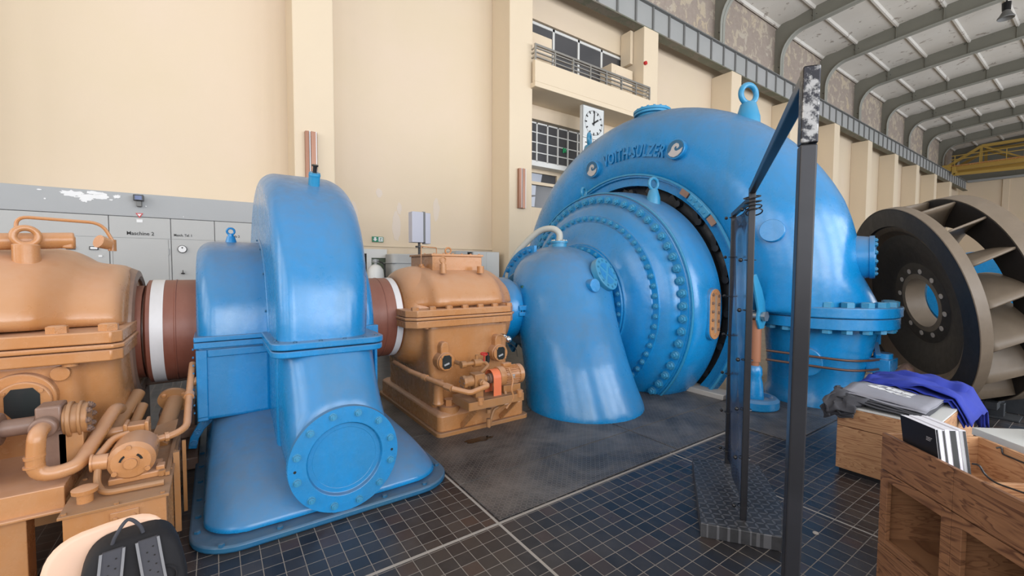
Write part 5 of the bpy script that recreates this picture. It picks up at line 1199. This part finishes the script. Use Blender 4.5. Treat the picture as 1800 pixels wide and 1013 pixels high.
# ================================================================== LEFT OCHRE GEARBOX
G1 = thing('large_gearbox', (-1.3, YA, 0), 'large ochre gearbox cut by the left picture edge with thick bolted flange', 'gearbox')
b = MB()
def sec2(x, hw, zt, e=2.2): return sect(x, hw, zt, 1.22, 24, e)
b.loft([sec2(-2.9, .84, 1.78), sec2(-2.7, .94, 1.80), sec2(-1.0, .94, 1.80), sec2(-.92, .92, 1.79), sec2(-.86, .85, 1.765), sec2(-.81, .80, 1.73), sec2(-.77, .765, 1.695), sec2(-.70, .75, 1.68), sec2(-.62, .75, 1.675), sec2(-.57, .735, 1.66), sec2(-.535, .70, 1.62), sec2(-.52, .62, 1.53)])
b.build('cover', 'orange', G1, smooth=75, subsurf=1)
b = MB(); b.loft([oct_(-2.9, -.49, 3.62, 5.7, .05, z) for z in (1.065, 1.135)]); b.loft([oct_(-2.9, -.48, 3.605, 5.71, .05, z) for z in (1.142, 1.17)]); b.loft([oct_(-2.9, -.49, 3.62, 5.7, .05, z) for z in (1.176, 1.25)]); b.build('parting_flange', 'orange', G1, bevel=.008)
for x in (-1.36, -1.10, -.79, -.56): bolt(G1, (x, 3.70, 1.25), (0, 0, 1), .048, 'orange', 'hex')
bolt(G1, (-.735, 3.68, 1.065), (0, 0, -1), .04, 'orange', 'stud')
b = MB()
b.loft([rrect(-2.8, -.70, 3.72, 5.6, .08, z, 6) for z in (.45, .7, 1.08)])
b.loft([[(x, YA - r * cos(R(a)), ZA - .02 - r * sin(R(a))) for a in range(0, 181, 6)] for x, r in ((-1.6, .86), (-.64, .86), (-.58, .84), (-.535, .78), (-.52, .62))])
b.bm.verts.ensure_lookup_table()
bmesh.ops.delete(b.bm, geom=[v for v in b.bm.verts if v.co.z > 3], context='VERTS')
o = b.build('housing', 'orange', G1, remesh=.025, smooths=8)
# the barrel must not rise over the cover: keep only its lower part
b = MB(); b.lathe([(-.55, .43), (-.51, .44), (-.50, .46), (-.51, .50), (-.55, .52)], (0, YA, ZA), (1, 0, 0), 64, cap=False); b.build('shaft_opening', 'greasy', G1, solid=.01)
b = MB(); b.cyl((-1.0, 4.1, 1.62), (-1.0, 4.1, 1.80), .065); b.torus((-1.0, 4.1, 1.85), (.25, -1, .1), .055, .020, 32, 12); b.cyl((-1.35, 4.15, 1.80), (-.80, 4.25, 1.84), .055); b.box(-.86, -.80, 4.2, 4.28, 1.78, 1.87); b.build('lifting_lug', 'orange', G1, bevel=.01)
b = MB(); b.bend([(-1.18, 4.65, 1.88), (-1.18, 4.65, 2.02), (-.72, 4.65, 2.0), (-.66, 4.65, 1.86)], .012, .12, 8); b.cyl((-.66, 4.62, 1.78), (-.66, 4.62, 1.87), .026); b.cyl((-.67, 4.55, 1.83), (-.72, 4.50, 1.85), .042, .05, n=20); b.cyl((-1.18, 4.65, 1.80), (-1.18, 4.65, 1.89), .03); b.build('oil_line', 'orange', G1)
b = MB(); b.cyl((-.95, 3.74, .87), (-.95, 3.66, .87), .155, n=44); b.cyl((-.93, 3.68, .86), (-.93, 3.635, .86), .12, n=44); o = b.build('sight_housing', 'orange', G1, bevel=.008)
b = MB(); b.loft([[(-.93 + px * .072, y, .86 + pz * .085) for px, pz in ((-1, -.5), (-.6, -1), (.6, -1), (1, -.5), (1, .5), (.6, 1), (-.6, 1), (-1, .5))] for y in (3.636, 3.631)]); b.build('sight_glass', 'gauge_glass', o)
for a in (40, 140): bolt(o, (-.93 + .10 * cos(R(a)), 3.635, .86 + .10 * sin(R(a))), (0, -1, 0), .012, 'orange', 'hex')
b = MB(); b.cyl((-.785, 3.73, 1.0), (-.785, 3.69, 1.0), .045, n=28); b.build('cover_disc', 'orange', G1, bevel=.004)
# platform
PL = thing('machine_platform', (-1.2, 3.3, 0), 'ochre steel platform on legs carrying a pump below the left gearbox', 'platform')
b = MB(); b.box(-2.6, -.66, 3.08, 5.4, .44, .525); b.box(-2.6, -.655, 3.07, 3.10, .415, .53); b.box(-2.6, -.64, 3.04, 3.14, .405, .42); b.build('deck', 'orange', PL, smooth=0, bevel=.004)
for x in (-.86, -1.7):
    b = MB(); b.box(x - .06, x + .06, 3.10, 3.22, 0, .41); b.build('leg', 'orange', PL, smooth=0, bevel=.004)
b = MB(); b.box(-2.6, -.7, 3.9, 3.96, 0, .44); b.build('rear_plate', 'orange_dirty', PL, smooth=0)
LP_ = thing('gear_pump_unit', (-.75, 3.3, .525), 'greasy ochre gear pump with bent discharge pipe on the left platform', 'pump')
b = MB(); b.box(-.80, -.70, 3.28, 3.42, .76, .90); b.cyl((-.95, 3.34, .80), (-.80, 3.34, .80), .045); b.cyl((-.97, 3.34, .80), (-.93, 3.34, .80), .085); b.box(-.82, -.68, 3.3, 3.44, .53, .78); b.cyl((-.76, 3.28, .80), (-.76, 3.22, .80), .055); b.build('pump_body', 'greasy', LP_, bevel=.01)
b = MB(); b.cyl((-.70, 3.35, .80), (-.60, 3.35, .80), .085); b.cyl((-.685, 3.35, .80), (-.665, 3.35, .80), .10, n=12); b.cyl((-.64, 3.35, .80), (-.625, 3.35, .80), .098, n=12); b.box(-.72, -.62, 3.3, 3.4, .53, .74); hd = b.build('pump_head', 'orange_dirty', LP_, bevel=.004)
for i in range(8):
    a = 2 * pi * i / 8; bolt(hd, (-.60, 3.35 + .07 * cos(a), .80 + .07 * sin(a)), (1, 0, 0), .014, 'greasy', 'bolt')
b = MB(); b.bend([(-.76, 3.24, .80), (-.76, 3.14, .80), (-.775, 3.14, .58), (-.62, 3.14, .585), (-.53, 3.62, .76), (-.53, 3.75, .72)], .036, .09, 16); b.cyl((-.77, 3.14, .68), (-.772, 3.14, .695), .041); b.cyl((-.773, 3.14, .635), (-.774, 3.14, .645), .041); b.build('discharge_pipe', 'orange', LP_)
b = MB(); b.box(-1.35, -.985, 3.22, 3.5, .53, .98); b.build('red_guard', plain('dull_red_guard', (.35, .07, .04), .5), LP_, bevel=.03)

# ================================================================== OIL TANK WITH MOTOR
TK = thing('oil_tank', (-.42, 3.4, 0), 'ochre oil tank box with filler cap and lid, left of the blue pump', 'tank')
b = MB(); b.box(-.625, -.235, 2.87, 4.05, .02, .44); b.build('tank_body', 'orange', TK, smooth=0, bevel=.004)
b = MB(); b.box(-.64, -.222, 2.855, 4.07, .442, .456); b.build('lid', 'orange_dirty', TK, smooth=0, bevel=.002)
for (x, y) in ((-.62, 2.88), (-.43, 2.87), (-.25, 2.88), (-.24, 3.2), (-.24, 3.5), (-.24, 3.8), (-.62, 3.3)): bolt(TK, (x, y, .456), (0, 0, 1), .010, 'orange_dirty', 'hex')
b = MB(); b.lathe([(0, .032), (.045, .032), (.05, .05), (.07, .052), (.078, .035), (.08, .01)], (-.565, 2.99, .456), (0, 0, 1), 24); b.build('filler_cap', 'orange', TK)
b = MB(); b.box(-.455, -.345, 2.86, 2.872, .30, .415); b.build('gauge_plate', 'orange', TK, smooth=0, bevel=.002)
b = MB(); b.box(-.415, -.385, 2.858, 2.862, .30, .35); b.build('gauge_window', 'dark', TK, smooth=0)
for x in (-.435, -.365): bolt(TK, (x, 2.86, .385), (0, -1, 0), .009, 'orange', 'hex')
b = MB(); b.box(-.33, -.25, 3.15, 3.75, .456, .468); b.bar((-.245, 3.1, .47), (-.245, 3.9, .47), .02); b.cyl((-.27, 3.12, .46), (-.27, 3.12, .49), .018, n=6); b.build('lid_hatch', 'orange_dirty', TK, smooth=0)
b = MB(); b.bar((-.215, 3.3, .02), (-.215, 3.3, .52), .03); b.bar((-.19, 3.55, .02), (-.19, 3.55, .5), .02); b.build('side_pipe', 'orange_dirty', TK)
TM = thing('tank_motor', (-.40, 3.25, .456), 'round ochre electric motor lying on top of the oil tank', 'motor')
b = MB(); b.lathe([(-.005, .03), (0, .055), (.004, .085), (.03, .105), (.10, .108), (.24, .105), (.26, .09)], (-.40, 3.10, .575), (0, 1, 0), 44); mb = b.build('motor_shell', 'orange', TM)
b = MB(); b.cyl((-.40, 3.10, .575), (-.40, 3.075, .575), .028); b.cyl((-.40, 3.10, .575), (-.40, 3.092, .575), .036); b.build('shaft_cap', 'orange', mb)
for a in (35, 145):
    b = MB(); b.loft([[(-.40 + r * cos(R(t_)), y, .575 + r * sin(R(t_))) for t_ in range(a - 22, a + 23, 6) for r in (.052,)] + [(-.40 + r * cos(R(t_)), y, .575 + r * sin(R(t_))) for t_ in range(a + 22, a - 23, -6) for r in (.042,)] for y in (3.102, 3.094)]); b.build('cooling_slot', 'dark', mb)
for a in (95, 215, 325): bolt(mb, (-.40 + .085 * cos(R(a)), 3.098, .575 + .085 * sin(R(a))), (0, -1, 0), .013, 'orange', 'stud')
b = MB(); b.box(-.50, -.28, 3.12, 3.32, .456, .49); b.box(-.30, -.26, 3.14, 3.2, .46, .51); b.build('feet', 'orange', TM, bevel=.006)
b = MB(); b.cyl((-.50, 3.16, .585), (-.565, 3.16, .59), .042, n=24); b.cyl((-.56, 3.16, .59), (-.57, 3.16, .59), .047, n=24); b.build('terminal_box', 'orange', TM)
b = MB(); b.bend([(-.54, 3.14, .56), (-.54, 3.10, .50), (-.50, 3.0, .472), (-.25, 2.98, .472)], .016, .05, 10); b.build('conduit', 'orange_dirty', TM)
b = MB(); b.bend([(-.55, 3.2, .60), (-.50, 3.32, .66), (-.44, 3.36, .66)], .02, .05); b.build('bend_pipe', 'orange', TM)
VB = thing('valve_block', (-.45, 3.5, .456), 'ochre valve block with pipes behind the tank motor', 'valve')
b = MB(); b.cyl((-.58, 3.50, .64), (-.47, 3.5, .645), .03); b.cyl((-.61, 3.50, .64), (-.57, 3.5, .64), .02); b.box(-.47, -.36, 3.45, 3.55, .60, .68); b.box(-.475, -.455, 3.44, 3.56, .59, .695); b.box(-.375, -.355, 3.44, 3.56, .59, .695); b.cyl((-.42, 3.5, .46), (-.42, 3.5, .61), .03); b.build('block', 'orange', VB, bevel=.006)
b = MB(); b.bend([(-.34, 3.42, .575), (-.24, 3.44, .58), (-.17, 3.50, .60), (-.165, 3.85, .76), (-.15, 4.05, .92)], .022, .05, 12); b.cyl((-.35, 3.42, .575), (-.31, 3.425, .577), .032, n=6); b.cyl((-.28, 3.435, .578), (-.26, 3.44, .578), .03, n=8); b.cyl((-.166, 3.78, .73), (-.165, 3.82, .745), .03); b.build('feed_line', 'orange', VB)
b = MB(); b.cyl((-.155, 3.95, .80), (.0, 3.97, .80), .034); b.build('branch', 'orange', VB)
b = MB(); b.cyl((-.33, 3.62, .46), (-.26, 4.02, .66), .052, n=24); d = Vector((.07, .4, .2)).normalized(); b.cyl(Vector((-.26, 4.02, .66)), Vector((-.26, 4.02, .66)) + d * .02, .105, n=32); lf = b.build('flanged_pipe', 'orange_dirty', VB)
x_, y_, _ = frame_of(d)
for i in range(4):
    a = R(45 + 90 * i); bolt(lf, Vector((-.26, 4.02, .66)) + (x_ * cos(a) + y_ * sin(a)) * .082, -d, .013, 'orange', 'hex')
b = MB(); b.cyl((-.60, 3.75, .50), (-.48, 4.15, .72), .042); b.cyl((-.52, 3.98, .60), (-.50, 4.08, .66), .05, n=8); b.cyl((-.50, 3.7, .5), (-.44, 4.0, .66), .03); b.build('rear_pipes', 'orange_dirty', VB)
b = MB(); b.loft([[(-.36, 3.55, .53), (-.24, 3.62, .53), (-.23, 3.78, .57), (-.34, 3.7, .57)], [(-.36, 3.55, .545), (-.24, 3.62, .545), (-.23, 3.78, .585), (-.34, 3.7, .585)]]); b.build('bracket', 'orange_dirty', VB, smooth=0)
# low dark structure under the couplings
b = MB(); b.box(-.62, -.14, 4.3, 5.2, .0, .10); b.box(-.60, -.50, 4.35, 5.0, .1, .62); b.box(-.4, -.16, 4.5, 5.0, .1, .45); b.bar((-.62, 5.3, .62), (-.14, 5.3, .62), .12); b.bar((-.62, 4.42, .30), (-.14, 4.42, .28), .08); b.bar((-.62, 4.9, .66), (-.14, 4.9, .67), .03, .1); o = b.build('bearing_pedestal', 'greasy', bevel=.01); tag(o, 'dark greasy bearing pedestal under the left red-brown coupling', 'pedestal')

# ================================================================== CHAIR AND BACKPACK
CH = thing('plastic_chair', (-.30, 1.95, 0), 'pale pink plastic shell chair at the lower left picture edge', 'chair')
def shell(u_, v_):
    # u 0..1 up the back, v -1..1 across
    w = .20 * (1 - .42 * max(0, (u_ - .62) / .38) ** 2.6) + .0
    x = w * v_; y = 2.10 + .10 * u_ - .05 * v_ * v_; z = .42 + .30 * u_ * (1) - .012 * v_ * v_ * (u_ > .5)
    return (x, y, z)
ax, ay = -.345, 2.12; tl = R(9)
def place(p): 
    x, y, z = p; X = x * cos(tl) + (y - 2.1) * sin(tl) * -1; Y = x * sin(tl) + (y - 2.1) * cos(tl); return (ax + X, ay + Y, z)
rows = []
def outl(n=28):   # superellipse outline of the back shell
    return [(math.copysign(abs(cos(2 * pi * i / n)) ** .55, cos(2 * pi * i / n)), math.copysign(abs(sin(2 * pi * i / n)) ** .6, sin(2 * pi * i / n))) for i in range(n)]
def bp(px, pz, s, k=0): 
    x = .178 * px * s; zz = .495 + .19 * pz * s + .008 * px * s; y = 2.10 + .25 * (zz - .5) - .5 * x * x + k; return place((x, y, zz))
b = MB(); O = outl(36); rings = [[bp(px, pz, s, k) for px, pz in O] for s, k in ((.02, .008), (.5, .008), (.9, .006), (.98, .006), (1.0, .0), (.98, -.006), (.9, -.006), (.5, -.006), (.02, -.006))]; b.loft(rings); b.build('backrest', 'chair', CH, smooth=60)
b = MB(); b.loft([[place((.2 * px * s, 1.90 + .21 * pz * s, .42 + .02 * (px * px + pz * pz) * s + k)) for px, pz in O] for s, k in ((.02, 0), (.6, 0), (1, .01), (1, .02), (.6, .012), (.02, .012))]); b.build('seat', 'chair', CH, smooth=60)
for sx in (-1, 1):
    for y0 in (1.76, 2.03):
        b = MB(); b.tube([place((.14 * sx, y0 * .6 + 1.9 * .4, .42)), place((.19 * sx, y0 + (.03 if y0 > 1.9 else -.03), 0))], .011, 10, 1); b.build('leg', 'steel', CH)
BP = thing('backpack', (-.27, 2.03, .44), 'black backpack with grey padded shoulder straps resting on the pink chair', 'backpack')
def bpk(px, pz, s, k): 
    x = .068 + .152 * px * s * (1 - .16 * max(0, pz)); zz = .485 + .172 * pz * s; y = 2.035 + .25 * (zz - .5) + k; return place((x, y, zz))
b = MB(); O2 = [(math.copysign(abs(cos(2 * pi * i / 40)) ** .5, cos(2 * pi * i / 40)), math.copysign(abs(sin(2 * pi * i / 40)) ** .5, sin(2 * pi * i / 40))) for i in range(40)]
b.loft([[bpk(px, pz, s, k) for px, pz in O2] for s, k in ((.02, .06), (.9, .06), (.99, .05), (1.0, .02), (1.0, -.03), (.97, -.055), (.88, -.07), (.5, -.074), (.02, -.074))]); b.build('bag_body', 'fab_black', BP, smooth=60)
b = MB()
def strip(b, pts, w, th=.006):
    P = [Vector(p) for p in pts]; rings = []
    side = Vector((cos(tl), sin(tl), 0))
    for i, p in enumerate(P):
        ww = w[i] if isinstance(w, (list, tuple)) else w; d = Vector((0, -th, 0)); rings.append([p - side * ww / 2, p + side * ww / 2, p + side * ww / 2 + d, p - side * ww / 2 + d])
    return b.loft(rings)
for cx_ in (-.035, .085):
    pts = [bpk((cx_ - .035 + .012 * (1 - z) * (1 if cx_ > 0 else -1)) / .165, z, 1, -.08 - .012 * sin(max(0, min(1, (z + 1) / 2)) * pi)) for z in (.97, .7, .4, .1, -.2, -.5, -.9)]
    b = MB(); strip(b, pts, .058, .012); st = b.build('shoulder_strap', 'fab_strap', BP, smooth=50, bevel=.003)
    b = MB(); q = [Vector(p) + Vector((0, -.0135, 0)) for p in pts]; strip(b, [p - Vector((cos(tl), sin(tl), 0)) * .030 for p in q], .008, .003); strip(b, [p + Vector((cos(tl), sin(tl), 0)) * .030 for p in q], .008, .003); b.build('strap_piping', plain('grey_piping', (.17, .17, .18), .7), st, smooth=0)
    for i in range(1, 22):
        b = MB(); z = .9 - .085 * i; p = bpk((cx_ - .035 + .012 * (1 - z) * (1 if cx_ > 0 else -1)) / .165 + (.07 if i % 2 else -.07), z, 1, -.0935 - .012 * sin(max(0, min(1, (z + 1) / 2)) * pi)); b.cyl(p, Vector(p) + Vector((0, -.001, 0)), .0028, n=8); b.build('vent_hole', 'dark', st)
b = MB(); p0 = Vector(bpk(-.45, .93, 1, -.04)); p1 = Vector(bpk(.22, 1.0, 1, -.04)); b.tube([p0, p0 + Vector((.012, 0, .035)), (p0 + p1) / 2 + Vector((0, .01, .068)), p1 + Vector((-.012, 0, .035)), p1], .006, 8); b.build('carry_handle', 'fab_strap', BP)
b = MB(); c_ = Vector(bpk(.62, -.18, 1, -.079)); side = Vector((cos(tl), sin(tl), 0))
def lg(x, z): return c_ + side * x * .018 + hz * z * .018
for pts in (((-1, -.2), (-.8, .35), (-.1, .5), (.2, .1), (1.1, .45), (.6, -.15), (-.1, -.3), (-.1, .1), (-.55, .05)), ((-.1, -.35), (.3, -.8), (.75, -1.1), (.55, -.6), (.15, -.3))):
    b.loft([[lg(x, z) + Vector((0, k, 0)) for x, z in pts] for k in (0, -.002)])
b.build('printed_mark', plain('silver_print', (.45, .45, .46), .5), BP, smooth=0)
b = MB(); b.torus(Vector(bpk(.55, .1, 1, -.074)), (.1, 1, 0), .035, .004, 28, 6); b.build('seam_arc', 'fab_black', BP)

b = MB(); b.cyl((3.06, 1.05, 0), (3.06, 1.05, .004), .016, n=20); o = b.build('floor_plug', 'concrete'); tag(o, 'small pale round plug in the black floor tiles in front of the wooden counter', 'plug')
